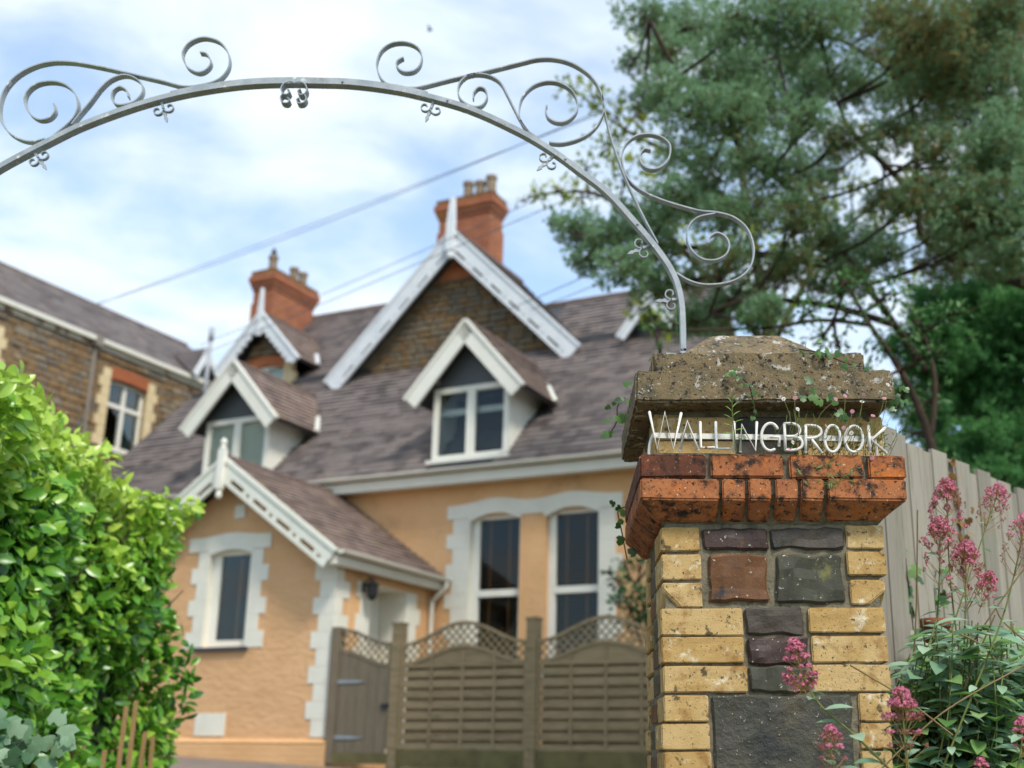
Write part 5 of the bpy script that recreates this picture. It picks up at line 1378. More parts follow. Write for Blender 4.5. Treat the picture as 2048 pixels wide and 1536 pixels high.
for _ in range(70):
    x = rng.choice([rng.uniform(.56, .92), rng.gauss(.68, .05), rng.gauss(.84, .05)]); root = Vector((x, 3.262, 2.425 + (x - .6) * .012))
    tip = root + Vector((rng.gauss(0, .03), rng.uniform(-.05, 0), rng.uniform(.03, .13)))
    st.tube([root, root.lerp(tip, .5) + Vector((rng.gauss(0, .008), -.008, .005)), tip], .0008, 4)
    for j in range(3):
        c = root.lerp(tip, .2 + .25 * j); d = Vector((rng.gauss(0, 1), -.4, rng.uniform(0, 1))).normalized() * rng.uniform(.008, .018); s_ = Vector((d.z, 0, -d.x)) * .16
        wv.add([c, c + d * .5 + s_, c + d, c + d * .5 - s_], [(0, 1, 2, 3)])
for _ in range(60):      # trailing tuft over the corbel joint
    x = rng.gauss(.75, .045); root = Vector((x, 3.233, rng.uniform(2.33, 2.40)))
    d = Vector((rng.gauss(0, 1), -.5, rng.gauss(-.1, .7))).normalized() * rng.uniform(.012, .03); s_ = Vector((d.z, 0, -d.x)) * .12
    wv.add([root, root + d * .5 + s_, root + d, root + d * .5 - s_], [(0, 1, 2, 3)])
o = st.build('stems', M_STEM, FL, kind='stuff'); o.location = -FB
o = wv.build('leaves', leafmat('fleabane_leaf', ['#3f5a24', '#5a7433', '#7d7a45'], .6, .2, None, .5), FL, kind='stuff'); o.location = -FB
SP = tag(empty('leafy_sprout', Vector((SPROUT[0][0], 3.215, SPROUT[0][1]))), 'young leafy green shoot rising in front of the letters L and I', 'plant')
sb = SP.location.copy(); spath = spline([(x, 3.215 - .012 * i, z) for i, (x, z) in enumerate(SPROUT)], 5)
o = MB().tube(spath, [.0022 - .0012 * i / len(spath) for i in range(len(spath))], 6).build('stem', M_STEM, SP); o.location = -sb
M_SPROUT = leafmat('sprout_leaf', ['#4f7a2e', '#6f9a45', '#8db45f'], .45, .3, None, .6)
SPM = fmesh('leaf', *leaf_tpl(.30, .15, .25, 4), M_SPROUT)
for k in range(11):
    p = spath[int((.28 + .70 * k / 10) * (len(spath) - 1))]; sg = -1 if k % 2 else 1
    d = Vector((sg * (1 - .05 * k), -.35, .18 + .09 * k)); l_ = .037 * (1 - .045 * k) + rng.uniform(-.004, .004)
    mm = frames(np.array([tuple(p - sb)]), np.array([tuple(d)]), np.array([(0, -.6, 1.)]), l_)[0]
    inst('leaf', SPM, SP, Matrix([list(r) for r in mm]))
ivy('ivy_trail', 'thin ivy trail hanging down the middle of the cap stone', [(.482, 3.235, 2.655), (.51, 3.232, 2.645), (.535, 3.232, 2.62), (.545, 3.23, 2.58), (.55, 3.232, 2.53)], 18, .016, M_IVYG, .009)
ivy('ivy_trail', 'ivy creeping over the right shoulder of the pillar cap', [(.70, 3.32, 2.76), (.745, 3.30, 2.745), (.79, 3.28, 2.72), (.83, 3.27, 2.70), (.86, 3.26, 2.69)], 16, .022, M_IVYG, .014)
ivy('ivy_trail', 'ivy sprig drooping at the right edge of the cap slab', [(.955, 3.4, 2.68), (.965, 3.34, 2.64), (.97, 3.30, 2.60), (.955, 3.27, 2.57)], 16, .024, M_IVYG, .016)
ivy('ivy_trail', 'ivy leaves tucked under the slab between letters and daisies', [(.70, 3.25, 2.60), (.74, 3.24, 2.575), (.775, 3.235, 2.555), (.80, 3.235, 2.52)], 12, .026, M_IVYG, .014)
ivy('ivy_sprig', 'ivy leaves hanging beside the left edge of the cap slab', [(.225, 3.9, 2.78), (.20, 3.87, 2.74), (.195, 3.85, 2.68), (.165, 3.85, 2.63)], 14, .03, M_IVYG, .022)
ivy('ivy_sprig', 'small ivy leaves poking out beside the corbel on the gate side', [(.23, 3.98, 2.42), (.205, 3.95, 2.40), (.215, 3.92, 2.33), (.235, 3.95, 2.24)], 9, .03, M_IVYG, .018)

# ================================================================ close board fence on the right
M_BOARD = mat('silvered_fence_board', ['#777064', '#8d8577', '#9c9484', '#827b6e'], 5, .85, .4, 40, rnd=.65, stretch=(10, 10, .8), spots=[('#756c5c', 4, .56, .14), ('#7c8060', 1.2, .58, .14)], bdist=.004)
A, B = Vector((.99, 4.20)), Vector((3.35, 6.95)); FT = 2.85
BF = tag(empty('board_fence', (A.x, A.y, 1.2)), 'tall silvery vertical board fence running away behind the pillar', 'fence'); bo = BF.location.copy()
d2 = (B - A); nb = int(d2.length / .118); d2.normalize(); nrm2 = Vector((d2.y, -d2.x))
for i in range(nb):
    c = A + d2 * (i + .5) * .118; top = FT + rng.uniform(-.02, .015)
    off = nrm2 * (.018 if i % 2 else 0)
    q = MB().obox((c.x + off.x, c.y + off.y, (1.0 + top) / 2), Vector((d2.x, d2.y, 0)) * .0585 + Vector((nrm2.x, nrm2.y, 0)) * .006, Vector((nrm2.x, nrm2.y, 0)) * .008, (0, 0, (top - 1.0) / 2))
    o = q.build('board', M_BOARD, BF); o.location = -bo
for z in (1.5, 2.5):
    c = (A + B) / 2 - nrm2 * .04
    o = MB().obox((c.x, c.y, z), Vector((d2.x, d2.y, 0)) * (B - A).length / 2, Vector((nrm2.x, nrm2.y, 0)) * .02, (0, 0, .04)).build('rail', M_BOARD, BF); o.location = -bo
def fpt(t, z):
    c = A + d2 * t + nrm2 * .02
    return Vector((c.x, c.y, z))
ivy('dead_ivy', 'brown withered ivy strand hanging down the board fence', [fpt(1.017, 2.84), fpt(1.037, 2.7), fpt(1.077, 2.55), fpt(1.057, 2.38)], 34, .035, leafmat('withered_leaf', ['#6b4a1e', '#8a6428', '#a07a38'], .7, .1), .02, (nrm2.x, nrm2.y, .1))
ivy('fence_ivy', 'green ivy strand climbing the fence boards next to the yellow bricks', [fpt(0.497, 1.7), fpt(0.527, 1.95), fpt(0.517, 2.15), fpt(0.497, 2.36)], 44, .05, M_IVYG, .04, (nrm2.x, nrm2.y, .1))
ivy('fence_ivy', 'narrow green ivy strand on the fence boards left of the valerian', [fpt(0.757, 1.7), fpt(0.767, 1.95), fpt(0.747, 2.15), fpt(0.727, 2.33)], 40, .034, M_IVYG, .02, (nrm2.x, nrm2.y, .1))
pt = at(1872, 1262, 4.35)
fp = MB().lathe([(.0, 0), (.10, 0), (.135, .22), (.15, .22), (.15, .27), (.13, .27), (.12, .2)], (0, 0, 0), 20).build('flower_pot', mat('terracotta', ['#7d4a33', '#94583c'], 8, .85, .2), None, True)
fp.scale = (.36, .36, .6); fp.location = (pt.x, pt.y, pt.z - .12); tag(fp, 'terracotta flower pot half hidden among the valerian leaves', 'flower pot')

# ================================================================ red valerian
M_VLEAF = leafmat('valerian_leaf', ['#5f8260', '#7a9d79', '#98b594', '#b0c8aa'], .5, .25, None, .7)
M_VLEAF2 = leafmat('valerian_leaf_green', ['#3b5f2c', '#52793a', '#6b9150', '#86a76a'], .5, .3, None, .7)
M_FLORET = mat('valerian_floret', ['#c85c7a', '#dc7a95', '#e9a0b3', '#d26888'], 40, .7, rnd=.7, trans=.25)
M_FADED = mat('faded_floret', ['#8f4a45', '#b06a6a', '#c48a8c', '#a05a4c'], 40, .75, rnd=.7, trans=.2)
M_PED = mat('reddish_pedicel', ['#8a7a3c', '#9a6a3e', '#7c8444'], 30, .7, rnd=.5)
VL = [fmesh('leaf', *leaf_tpl(.42, .14, .30, 5), M_VLEAF), fmesh('leaf', *leaf_tpl(.36, .16, .40, 5), M_VLEAF2), fmesh('leaf', *leaf_tpl(.50, .10, .2, 5), M_VLEAF)]
STAR_V, STAR_F = [], []
for k in range(5):
    an = 2 * math.pi * k / 5
    o_ = len(STAR_V)
    STAR_V += [(0, 0, 0), (math.cos(an - .32) * .8, math.sin(an - .32) * .8, .12), (math.cos(an), math.sin(an), .1), (math.cos(an + .32) * .8, math.sin(an + .32) * .8, .12)]
    STAR_F.append((o_, o_ + 1, o_ + 2, o_ + 3))
STAR_V.append((0, 0, -2.2)); STAR_F.append((0, 2, len(STAR_V) - 1, 10))
STAR_V, STAR_F = np.array(STAR_V), np.array(STAR_F)
def flower_head(E, base, tip, axis, r, fade=.3, n=150, wide=1.0):
    """panicle: dense dome at the tip, looser tiers of side clusters below, on thin pedicels"""
    axis = Vector(axis).normalized(); a = axis.orthogonal().normalized(); b = axis.cross(a); r *= 1.3; n = int(n * 1.5)
    ped = MB(); P_, D_ = [], []; P2, D2 = [], []
    cl_ = [(tip, r * .62, int(n * .42), 0)]
    for tier, (dn, out, k) in enumerate(((.55, .62, 5), (1.35, .95, 6), (2.3, 1.15, 6), (3.1, 1.2, 5))):
        ph = rng.random() * 6
        for j in range(k):
            an = ph + 2 * math.pi * j / k
            c = tip - axis * r * dn + (a * math.cos(an) + b * math.sin(an)) * r * out * wide * rng.uniform(.8, 1.15)
            old = rng.random() < fade * (.4 + .5 * tier)
            cl_.append((c, r * (.46, .36, .26, .2)[tier], int(n * (.13, .08, .045, .03)[tier]), 1 if old else 0))
            root = tip - axis * r * (dn + 1.1)
            ped.tube(spline([root, root.lerp(c, .6) + axis * r * -.1, c], 3), .0008, 4)
    ped.tube([tip - axis * r * 5, tip], .0013, 5)
    for (c, rc, k, old) in cl_:
        for _ in range(max(3, k)):
            v = Vector((rng.gauss(0, 1), rng.gauss(0, 1), rng.gauss(0, 1))).normalized()
            if v.dot(axis) < -.35:
                v = v - axis * 2 * v.dot(axis)
            p = c + v * rc * rng.uniform(.75, 1.1)
            (P2 if old else P_).append(tuple(p)); (D2 if old else D_).append(tuple(v + axis * .5))
            if rng.random() < .5:
                ped.tube([c - axis * rc * .8, p], .0005, 3)
    o = ped.build('pedicels', M_PED, E, kind='stuff'); o.location = -base
    for pp, dd, ma, nm in ((P_, D_, M_FLORET, 'florets'), (P2, D2, M_FADED, 'faded_florets')):
        if not pp:
            continue
        pp, dd = np.array(pp), np.array(dd)
        upv = nrng.normal(size=dd.shape)
        z = dd / np.linalg.norm(dd, axis=1, keepdims=True); x = np.cross(upv, z); x /= np.linalg.norm(x, axis=1, keepdims=True); y = np.cross(z, x)
        s_ = nrng.uniform(.0026, .0042, (len(pp), 1)) * (1 if nm == 'florets' else .7)
        m4_ = np.zeros((len(pp), 4, 4)); m4_[:, 3, 3] = 1; m4_[:, :3, 0] = x * s_; m4_[:, :3, 1] = y * s_; m4_[:, :3, 2] = z * s_; m4_[:, :3, 3] = pp
        V, Fq, T = scatter(STAR_V, STAR_F, m4_, np.zeros(len(pp)))
        o = fobj(nm, fmesh(nm, V, Fq, ma), E, 'stuff'); o.location = -base
def valerian(label, stempts, heads, leaves, lsize=(.045, .085), ma_i=(0, 2)):
    base = Vector(stempts[0]); E = tag(empty('valerian_plant', base), label, 'plant', 'valerian beside the pillar')
    path = spline(stempts, 7)
    o = MB().tube(path, [.0032 - .0014 * i / len(path) for i in range(len(path))], 6).build('stem', M_STEM, E); o.location = -base
    for (tip, r, fade, nn) in heads:
        tip = Vector(tip); j = path[-1] if (path[-1] - tip).length < .03 else path[int(len(path) * .72)]
        ax = (path[-1] - path[-5]).normalized() if j == path[-1] else ((tip - j).normalized() + Vector((0, 0, .6))).normalized()
        if j != path[-1]:
            o = MB().tube(spline([j, j.lerp(tip, .5) + Vector((0, 0, .005)), tip], 4), .0016, 5).build('side_stem', M_STEM, E); o.location = -base
        flower_head(E, base, tip, ax, r, fade, nn)
    for k in range(leaves):
        t = .02 + .80 * k / max(1, leaves - 1); p = path[int(t * (len(path) - 1))]
        an = (k % 2) * math.pi + (k // 2) * 1.4 + rng.uniform(-.3, .3)
        d = Vector((math.cos(an), math.sin(an) * .8 - .25, rng.uniform(-.15, .45)))
        s_ = rng.uniform(*lsize) * (1.05 - .45 * t)
        mm = frames(np.array([tuple(p - base)]), np.array([tuple(d)]), np.array([(rng.gauss(0, .2), -.35, 1.)]), s_)[0]
        inst('leaf', VL[rng.choice(ma_i)], E, Matrix([list(r_) for r_ in mm]))
    return E
valerian('slender valerian stem with a crimson head crossing the front of the pillar', [at(1800, 1560, 3.0), at(1720, 1480, 2.98), at(1640, 1410, 2.97), at(1605, 1350, 2.97), at(1588, 1288, 2.97)], [(at(1588, 1288, 2.97), .019, .05, 170), (at(1570, 1352, 2.97), .010, .0, 50), (at(1630, 1347, 2.97), .010, .0, 50)], 10)
valerian('valerian with a fading pink head in front of the big slaty stone', [at(1690, 1640, 2.9), at(1675, 1580, 2.9), at(1665, 1530, 2.9), at(1660, 1462, 2.9)], [(at(1660, 1462, 2.9), .020, .55, 110)], 8)
valerian('valerian with a tall pyramid head over the lower right corner of the pillar', [at(1850, 1680, 2.95), at(1830, 1600, 2.95), at(1812, 1500, 2.95), at(1803, 1392, 2.95)], [(at(1803, 1392, 2.95), .028, .55, 190)], 10)
valerian('valerian with the topmost pink head against the fence boards', [at(1960, 1560, 3.55), at(1925, 1350, 3.6), at(1900, 1150, 3.65), at(1893, 972, 3.7)], [(at(1893, 972, 3.7), .033, .35, 230)], 18)
valerian('valerian head just below and left of the topmost one', [at(1850, 1560, 3.5), at(1865, 1350, 3.55), at(1878, 1180, 3.6), at(1880, 1050, 3.62)], [(at(1880, 1050, 3.62), .034, .4, 210)], 18)
valerian('valerian with the largest bright pink head at the right of the pillar', [at(1900, 1560, 3.35), at(1920, 1400, 3.4), at(1930, 1250, 3.45), at(1932, 1098, 3.5)], [(at(1932, 1098, 3.5), .034, .2, 260), (at(1980, 1152, 3.5), .019, .2, 110)], 20)
valerian('leaning valerian with a head near the right edge above the fence', [at(1800, 1560, 3.7), at(1880, 1330, 3.75), at(1950, 1120, 3.8), at(1998, 980, 3.85)], [(at(1998, 980, 3.85), .030, .5, 150)], 12)
valerian('valerian leaning out of the right edge with seeding branches', [at(1860, 1600, 3.3), at(1940, 1400, 3.3), at(2010, 1220, 3.3), at(2052, 1040, 3.3)], [(at(2052, 1040, 3.3), .030, .9, 90)], 14)
valerian('low valerian with a small red head at the right edge of the view', [at(2010, 1640, 3.2), at(2030, 1560, 3.2), at(2042, 1500, 3.2), at(2045, 1440, 3.2)], [(at(2045, 1440, 3.2), .016, .2, 90)], 12)
valerian('leafy valerian shoots in the bottom right corner with a tiny bud head', [at(1930, 1700, 3.1), at(1950, 1620, 3.1), at(1960, 1570, 3.1), at(1962, 1522, 3.1)], [(at(1962, 1522, 3.1), .013, .3, 60)], 14)
# mass of valerian foliage filling the bed
VB = at(1950, 1480, 3.6); VE = tag(empty('valerian_thicket', VB), 'dense grey green valerian foliage filling the bed right of the pillar', 'plant'); VE['kind'] = 'stuff'
stq = MB(); mats_, mats2 = [], []
for k in range(210):
    px = rng.uniform(1795, 2080); Y = rng.uniform(3.35, 4.2); top = rng.uniform(1235, 1500) + (60 if px < 1830 else 0)
    a, b = at(px + rng.uniform(-80, 60), 1640, Y), at(px, top, Y)
    path = spline([a, a.lerp(b, .5) + Vector((rng.gauss(0, .02), rng.gauss(0, .02), 0)), b], 8)
    stq.tube(path, .0022, 4)
    for j in range(14):
        p = path[int((.12 + .86 * j / 13) * (len(path) - 1))]; an = (j % 2) * math.pi + (j // 2) * 1.5 + rng.uniform(-.4, .4)
        d = (math.cos(an), math.sin(an) - .2, rng.uniform(-.3, .5)); s_ = rng.uniform(.05, .11)
        (mats_ if rng.random() < .6 else mats2).append(frames(np.array([tuple(p - VB)]), np.array([d]), np.array([(rng.gauss(0, .3), -.3, 1.)]), s_)[0])
for ms, ma in ((mats_, leafmat('thicket_leaf', ['#5f8260', '#7a9d79', '#98b594', '#b0c8aa'], .5, .25)), (mats2, leafmat('thicket_leaf_green', ['#4f7638', '#6a9249', '#88aa64', '#a6bc7e'], .5, .3))):
    V, Fq, T = scatter(VALLEAF[0], VALLEAF[1], ms, nrng.random(len(ms)))
    fobj('leaves', fmesh('leaves', V, Fq, ma, T), VE, 'stuff')
o = stq.build('stems', M_STEM, VE, kind='stuff'); o.location = -VB
dry = MB()
for (a, b, Y) in (((1830, 1500), (2060, 1120), 3.45), ((1880, 1560), (1990, 1230), 3.4), ((1815, 1480), (1835, 1020), 3.6), ((1700, 1330), (1905, 1470), 3.15), ((1760, 1540), (2050, 1330), 3.2), ((1900, 1260), (2000, 1330), 3.4), ((1990, 1210), (2060, 1290), 3.4)):
    p, q_ = at(*a, Y), at(*b, Y)
    dry.tube(spline([p, p.lerp(q_, .5) + Vector((rng.gauss(0, .015), rng.gauss(0, .02), .01)), q_], 6), .0024, 5)
o = dry.build('dry_stems', mat('dry_stem', ['#6d5a3a', '#8d7850'], 20, .85), VE, kind='stuff'); o.location = -VB
# ================================================================ trees on the right
M_BARK = mat('conifer_bark', ['#2b221b', '#3f3125', '#4d3d2e'], 6, .95, .6, 25, bdist=.02)
def conifer_tuft(n=9, seed=3):
    """spray of narrow pointed shoots"""
    r_ = np.random.default_rng(seed); V, Fq = [], []
    for i in range(n):
        d = r_.normal(size=3); d[1] = abs(d[1]) + .9; d /= np.linalg.norm(d); L = r_.uniform(.6, 1.0)
        s = np.cross(d, r_.normal(size=3)); s /= np.linalg.norm(s)
        w = .075; o = len(V); b = d * .05
        V += [b - s * w * .5, b + d * L * .55 + s * w, b + d * L, b + d * L * .5 - s * w]
        Fq.append((o, o + 1, o + 2, o + 3))
    return np.array(V), np.array(Fq)
TUFT = conifer_tuft()
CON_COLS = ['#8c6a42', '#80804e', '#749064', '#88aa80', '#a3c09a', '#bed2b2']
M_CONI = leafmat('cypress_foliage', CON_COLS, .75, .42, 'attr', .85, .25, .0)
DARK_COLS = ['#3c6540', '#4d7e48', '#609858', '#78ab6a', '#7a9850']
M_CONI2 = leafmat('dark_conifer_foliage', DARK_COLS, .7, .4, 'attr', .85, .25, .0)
M_BROAD = leafmat('yellow_green_broad_leaf', ['#5a6d28', '#7a8c30', '#9caa40', '#bcc25c'], .5, .4, 'attr', .85, .4, .0)  # yellow-green is the leaves' own colour
def mass_points(px, py, r, Y, n, flat=.75):
    """points through the outer shell of an uneven clump centred on a sight line; r in photo pixels"""
    c = at(px, py, Y); R_ = r / FPX * (c - CAMLOC).length
    out = []
    ph = [rng.uniform(0, 6.3) for _ in range(6)]
    for _ in range(n):
        v = Vector((rng.gauss(0, 1), rng.gauss(0, 1), rng.gauss(0, 1))).normalized()
        lob = 1 + .22 * math.sin(3 * v.x * 2 + ph[0]) + .2 * math.sin(v.y * 5 + ph[1]) + .22 * math.sin(v.z * 5 + ph[2] + v.x * 3)
        rr = R_ * lob * (rng.random() ** .45)
        out.append((c + Vector((v.x, v.y, v.z * flat)) * rr, v, rr / R_))
    return c, R_, out
def limb_tube(q, pts, r0, r1, n=7):
    path = spline(pts, 4); k = len(path)
    q.tube(path, [r0 + (r1 - r0) * i / (k - 1) for i in range(k)], n)
    return path
def build_tree(name, label, base, limbs, masses, ma, tpl, per, size, droop, bark, tintf, twig=True):
    E = tag(empty(name, base), label, 'tree')
    tq = MB(); allp = []
    for i, (pts, r0, r1) in enumerate(limbs):
        allp += limb_tube(tq, pts, r0, r1)
    tq_o = tq.build('trunk', bark, E, True); tq_o.location = -base
    br = MB(); P_, D_, U_, S_, T_ = [], [], [], [], []
    for (px, py, r, Y, tone) in masses:
        c, R_, pts = mass_points(px, py, r, Y, int(per * (r / 60) ** 2 * rng.uniform(.85, 1.15)))
        j = min(allp, key=lambda p: (p - c).length)
        mid = j.lerp(c, .55) + Vector((0, 0, -.06 * (c - j).length))
        limb_tube(br, [j, mid, c], .018, .008, 5)
        for k in range(7):
            e = pts[rng.randrange(len(pts))][0]
            br.tube([mid.lerp(c, rng.random()), c.lerp(e, .6) + Vector((0, 0, -.03)), e], [.010, .006, .003], 4)
        for (p, v, rel) in pts:
            P_.append(tuple(p)); d = v * 1.0 + Vector((0, 0, droop)) + Vector((rng.gauss(0, .5), rng.gauss(0, .5), rng.gauss(0, .5)))
            D_.append(tuple(d)); U_.append((rng.gauss(0, 1), rng.gauss(0, 1), 1 + rng.random())); S_.append(size * rng.uniform(.65, 1.25))
            T_.append(min(1, max(0, tintf(tone, v, rel))))  # upper sides of clumps tinted lighter: light from above put into the colour
    m4 = frames(np.array(P_), np.array(D_), np.array(U_), np.array(S_))
    V, Fq, T = scatter(tpl[0], tpl[1], m4, T_)
    o = fobj('crown', fmesh('crown', V, Fq, ma, T, False), E, 'stuff'); o.location = -base
    o = br.build('branches', bark, E, kind='stuff'); o.location = -base
    return E
YC = 10.5
CM = [(1290, 30, 50, 0), (1335, 105, 55, 0), (1262, 125, 30, 0), (1395, 45, 75, 0), (1475, 55, 80, 1), (1555, 25, 75, 0), (1640, 45, 70, 0), (1430, 145, 70, 1), (1510, 140, 80, 1), (1590, 120, 70, 0), (1335, 185, 50, 0), (1385, 225, 55, 0), (1465, 225, 60, 0), (1535, 215, 70, 1), (1285, 205, 38, -1),
      (1790, 25, 70, -2), (1850, 60, 85, -2), (1940, 40, 100, -1), (2030, 70, 100, 0), (1835, 120, 65, 1), (1900, 150, 80, -1), (2000, 170, 95, 0), (1865, 165, 75, 1), (1715, 175, 55, 0), (1785, 180, 50, 0), (1660, 150, 55, 0), (1690, 20, 55, -1),
      (1925, 235, 68, 2), (2000, 300, 85, 0), (2045, 240, 60, -1), (1870, 290, 45, -1), (1960, 330, 60, -2),
      (1420, 330, 60, 0), (1500, 320, 50, 0), (1570, 335, 66, 1), (1640, 350, 50, -1), (1365, 300, 48, 0), (1690, 275, 48, -1), (1610, 240, 45, 0),
      (1150, 460, 38, 0), (1190, 470, 46, 0), (1245, 470, 55, 0), (1115, 445, 22, 0), (1300, 440, 52, 0), (1350, 395, 52, 0), (1170, 520, 34, 0), (1255, 535, 50, 0), (1315, 565, 48, 0), (1405, 400, 60, 0), (1455, 430, 48, 0),
      (1505, 420, 50, -1), (1600, 430, 55, -1), (1705, 490, 66, 1), (1765, 505, 48, 0), (1645, 480, 40, -1), (1825, 400, 48, -1), (1900, 420, 66, -2), (1985, 430, 85, 0), (2045, 420, 66, 0), (1885, 520, 60, -1),
      (1430, 630, 58, 1), (1480, 590, 46, 0), (1385, 645, 38, 0), (1555, 545, 44, -1), (1640, 570, 40, -1), (1705, 560, 45, -1), (1320, 500, 44, -1), (1530, 620, 40, 0), (1450, 520, 46, -1), (1380, 560, 40, -1), (1590, 520, 40, -1),
      (1750, 110, 45, -1), (1960, 120, 70, -2), (1780, 265, 45, -1), (1840, 250, 50, -1), (1950, 400, 60, -2), (1930, 480, 60, -1), (2020, 500, 70, 0), (1760, 400, 45, -1), (2040, 330, 60, -1), (1990, 20, 70, -1), (1870, 370, 50, -2), (1620, 190, 40, 0), (1500, 190, 50, 0), (1360, 60, 50, 0)]
masses = [(x, y, r * 1.08, YC + rng.uniform(-1.6, 1.3), t) for x, y, r, t in CM]
tb = at(2200, 1500, 11.2); tb.z = 1.3
trunk = [tb, at(2190, 1150, 11.2), at(2170, 900, 11.2), at(2130, 600, 11.2), at(2060, 250, 11.2), at(1990, -150, 11.2)]
limbs = [(trunk, .10, .05), ([at(1850, 740, 11), at(1790, 650, 10.8), at(1715, 545, 10.6), at(1650, 440, 10.6), at(1600, 320, 10.6), at(1575, 200, 10.5), at(1540, 40, 10.4)], .04, .012),
         ([trunk[3], at(1868, 500, 11), at(1838, 400, 11), at(1830, 250, 11), at(1800, 160, 10.8), at(1700, 90, 10.6), at(1620, 60, 10.5)], .042, .015),
         ([at(1715, 545, 10.6), at(1600, 520, 10.4), at(1450, 500, 10.2), at(1330, 490, 10.1), at(1200, 470, 10)], .045, .012),
         ([at(1790, 650, 10.8), at(1650, 610, 10.4), at(1500, 600, 10.2), at(1420, 625, 10.1)], .04, .012),
         ([at(1650, 440, 10.6), at(1560, 360, 10.3), at(1450, 260, 10.2), at(1360, 150, 10), at(1300, 40, 10)], .045, .012),
         ([at(1838, 400, 11), at(1770, 330, 10.7), at(1700, 260, 10.5), at(1660, 160, 10.4)], .04, .012),
         ([trunk[3], at(2000, 520, 11), at(2060, 420, 11)], .05, .015), ([trunk[4], at(1980, 150, 11), at(2040, 60, 11)], .045, .015), ([trunk[4], at(1860, 140, 11), at(1830, 40, 11)], .04, .015)]
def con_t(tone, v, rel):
    t = .50 + .10 * tone + rng.gauss(0, .13) + .10 * v.z  # upward-facing sprays painted paler, as if lit from above
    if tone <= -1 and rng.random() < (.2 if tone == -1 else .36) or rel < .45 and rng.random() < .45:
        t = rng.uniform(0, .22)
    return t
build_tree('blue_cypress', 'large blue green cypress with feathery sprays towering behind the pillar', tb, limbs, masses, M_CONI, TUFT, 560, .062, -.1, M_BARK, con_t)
# darker conifer lower right, behind the board fence
DM = [(1950, 590, 70), (2035, 570, 75), (1860, 610, 50), (1965, 690, 80), (2040, 690, 80), (1890, 705, 55), (1985, 790, 80), (2050, 810, 80), (1905, 800, 60), (1960, 880, 70), (2035, 900, 75), (1880, 885, 40), (1990, 950, 50), (2060, 960, 60), (1835, 770, 30), (2110, 700, 90), (2110, 860, 90), (2110, 560, 80), (1870, 655, 50), (1855, 830, 50), (1900, 745, 55), (1930, 650, 60), (1880, 930, 50), (1840, 720, 36), (1800, 690, 30), (1790, 790, 34), (1980, 640, 60), (2030, 620, 60)]
db = at(2120, 1500, 12.5); db.z = 1.4
dt = [db, at(2150, 1100, 12.5), at(2090, 750, 12.5), at(2080, 450, 12.5)]
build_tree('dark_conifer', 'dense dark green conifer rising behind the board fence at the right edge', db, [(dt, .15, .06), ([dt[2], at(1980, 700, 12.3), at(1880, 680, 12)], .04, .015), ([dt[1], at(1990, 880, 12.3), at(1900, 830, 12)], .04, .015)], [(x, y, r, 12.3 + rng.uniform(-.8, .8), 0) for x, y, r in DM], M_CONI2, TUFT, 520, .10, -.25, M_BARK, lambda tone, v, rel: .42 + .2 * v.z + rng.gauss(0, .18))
# light green broadleaf tree further back, seen at the edge and through the gaps
BM = [(1140, 172, 30), (1185, 190, 38), (1230, 225, 46), (1285, 255, 50), (1215, 295, 46), (1170, 330, 28), (1075, 388, 24), (1115, 378, 34), (1165, 390, 40), (1045, 397, 14), (1330, 330, 46), (1290, 410, 48), (1400, 500, 46), (1600, 400, 46), (1850, 350, 40), (1480, 480, 50), (1740, 270, 36), (1220, 395, 34), (1500, 250, 40), (1420, 270, 36), (1310, 160, 36), (1560, 480, 50), (1660, 420, 40), (1780, 440, 50), (1860, 470, 40), (1700, 360, 40), (1280, 620, 30), (1320, 655, 30), (1560, 620, 40), (1650, 520, 40), (1760, 20, 40), (1800, 80, 36), (1300, 90, 40), (1820, 560, 40), (1250, 340, 40), (1350, 450, 40)]
bb = at(1560, 1500, 15.5); bb.z = 1.6
bt = [bb, at(1555, 1000, 15.5), at(1540, 700, 15.5), at(1500, 450, 15.5), at(1460, 200, 15.5)]
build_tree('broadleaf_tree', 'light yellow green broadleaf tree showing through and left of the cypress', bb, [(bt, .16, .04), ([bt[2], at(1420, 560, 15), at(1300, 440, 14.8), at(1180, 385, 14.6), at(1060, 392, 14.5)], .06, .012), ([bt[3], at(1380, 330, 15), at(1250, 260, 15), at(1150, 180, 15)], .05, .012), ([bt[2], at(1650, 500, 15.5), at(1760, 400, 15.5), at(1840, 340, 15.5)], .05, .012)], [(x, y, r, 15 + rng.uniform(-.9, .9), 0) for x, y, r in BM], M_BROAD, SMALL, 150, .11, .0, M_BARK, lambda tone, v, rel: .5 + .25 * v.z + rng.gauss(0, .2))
GM = [(1700, 620, 40), (1760, 680, 46), (1825, 640, 46), (1740, 745, 40), (1800, 800, 46), (1835, 865, 36), (1675, 690, 34), (1780, 585, 46), (1860, 700, 40), (1690, 560, 36), (1610, 620, 40), (1640, 670, 34), (1860, 800, 40), (1880, 920, 40), (1900, 620, 40), (1560, 660, 34), (1500, 650, 34), (1345, 640, 30), (1320, 700, 24), (1300, 640, 26), (1840, 930, 40), (1930, 960, 40)]
gb = at(1900, 1500, 9.0); gb.z = 1.3
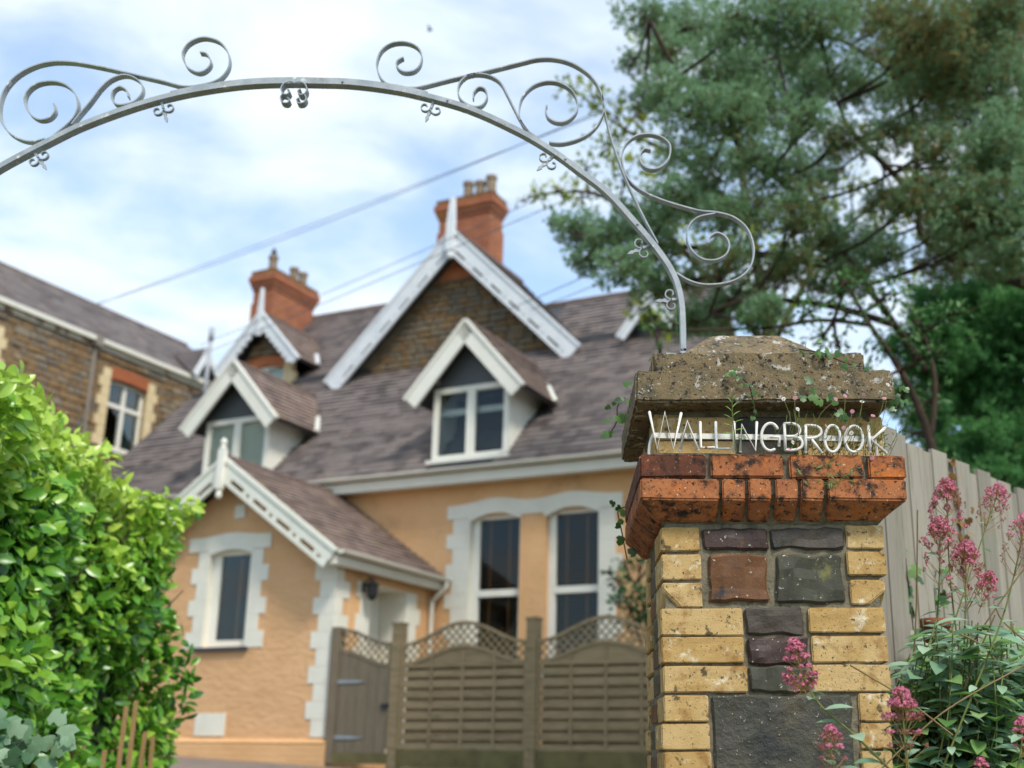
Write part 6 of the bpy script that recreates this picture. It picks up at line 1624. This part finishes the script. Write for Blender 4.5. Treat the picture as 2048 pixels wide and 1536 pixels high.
build_tree('small_leaved_tree', 'dark small leaved tree with bare twigs filling the gap right of the pillar cap', gb, [([gb, at(1890, 1100, 9), at(1860, 880, 9), at(1800, 740, 9), at(1740, 650, 9), at(1690, 560, 9)], .05, .012), ([at(1860, 880, 9), at(1870, 760, 9), at(1840, 640, 9)], .03, .01), ([at(1740, 650, 9), at(1640, 640, 9), at(1540, 655, 9), at(1400, 660, 9), at(1310, 660, 9)], .02, .008)], [(x, y, r, 9 + rng.uniform(-.6, .6), 0) for x, y, r in GM], leafmat('small_dark_leaf', ['#2f5230', '#44703c', '#5f8a4c', '#86a262'], .5, .35, 'attr', .85, .4, .0), SMALL, 150, .055, -.1, M_BARK, lambda tone, v, rel: .45 + .25 * v.z + rng.gauss(0, .2))
# shrub beside the cottage window, behind the fence
SM = [(1285, 1130, 28), (1240, 1160, 26), (1262, 1190, 34), (1290, 1220, 34), (1235, 1205, 24), (1268, 1240, 30), (1300, 1180, 26), (1300, 1270, 30), (1215, 1140, 10), (1246, 1120, 12), (1310, 1110, 24), (1330, 1230, 40)]
sbp = at(1310, 1500, 15.2); sbp.z = 1.5
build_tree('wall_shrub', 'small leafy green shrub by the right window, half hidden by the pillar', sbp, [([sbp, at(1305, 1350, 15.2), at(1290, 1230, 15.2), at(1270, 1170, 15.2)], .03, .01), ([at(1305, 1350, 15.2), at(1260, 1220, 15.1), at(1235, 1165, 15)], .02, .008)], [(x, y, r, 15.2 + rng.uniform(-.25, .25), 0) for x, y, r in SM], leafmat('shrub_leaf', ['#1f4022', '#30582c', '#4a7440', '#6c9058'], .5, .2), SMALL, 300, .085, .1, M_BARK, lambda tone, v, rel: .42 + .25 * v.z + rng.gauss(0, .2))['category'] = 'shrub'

# ================================================================ overhead wires and a bird
def wire(label, a, b, sag=.15, r=.0065):
    a, b = Vector(a), Vector(b); pts = []
    for i in range(25):
        t = i / 24; pts.append(a.lerp(b, t) - Vector((0, 0, sag * 4 * t * (1 - t))))
    o = MB().tube(pts, r, 6).build('overhead_wire', M_WIRE, None, True)
    tag(o, label, 'wire', 'overhead wires')
wire('highest overhead wire crossing the sky above both chimneys', at(195, 607, 22), at(1200, 222, 12.5), .12)
wire('second highest wire running just beneath the topmost one at its left end', at(180, 614, 22.5), at(1205, 226, 12.7), .02, .006)
wire('wire passing behind the finial of the stone gable to the big chimney', at(400, 690, 23.0), at(1110, 382, 15.0), .05)
wire('wire crossing in front of the stone gable and the foot of the big chimney', at(392, 713, 22.0), at(1130, 400, 13.5), .02)
wire('faint wire leaving the right bargeboard of the stone gable towards the cypress', at(1000, 765 - 140, 17.0), at(1240, 520, 13), .02)
wire('lowest faint wire to the right of the stone gable', at(1060, 590 + 30, 17.0), at(1260, 540, 13), .02, .006)
bp = at(860, 60, 24)
bd = MB(); bd.lathe([(.0, -.07), (.025, -.03), (.028, .01), (.015, .05), (.0, .075)], (0, 0, 0), 8)
bd.v = [(v_[2], v_[0], v_[1]) for v_ in bd.v]
bd = bd.build('bird', M_IRON, None, True); bd.location = bp
for s_ in (-1, 1):
    w_ = MB().prism([(.03, 0, .005), (-.02, 0, .005), (-.05, s_ * .09, .04), (-.07, s_ * .15, .03), (.0, s_ * .08, .045)], (0, 0, .006)).build('wing', M_IRON, bd)
tag(bd, 'tiny dark bird flying high in the sky between the arch scrolls', 'bird')
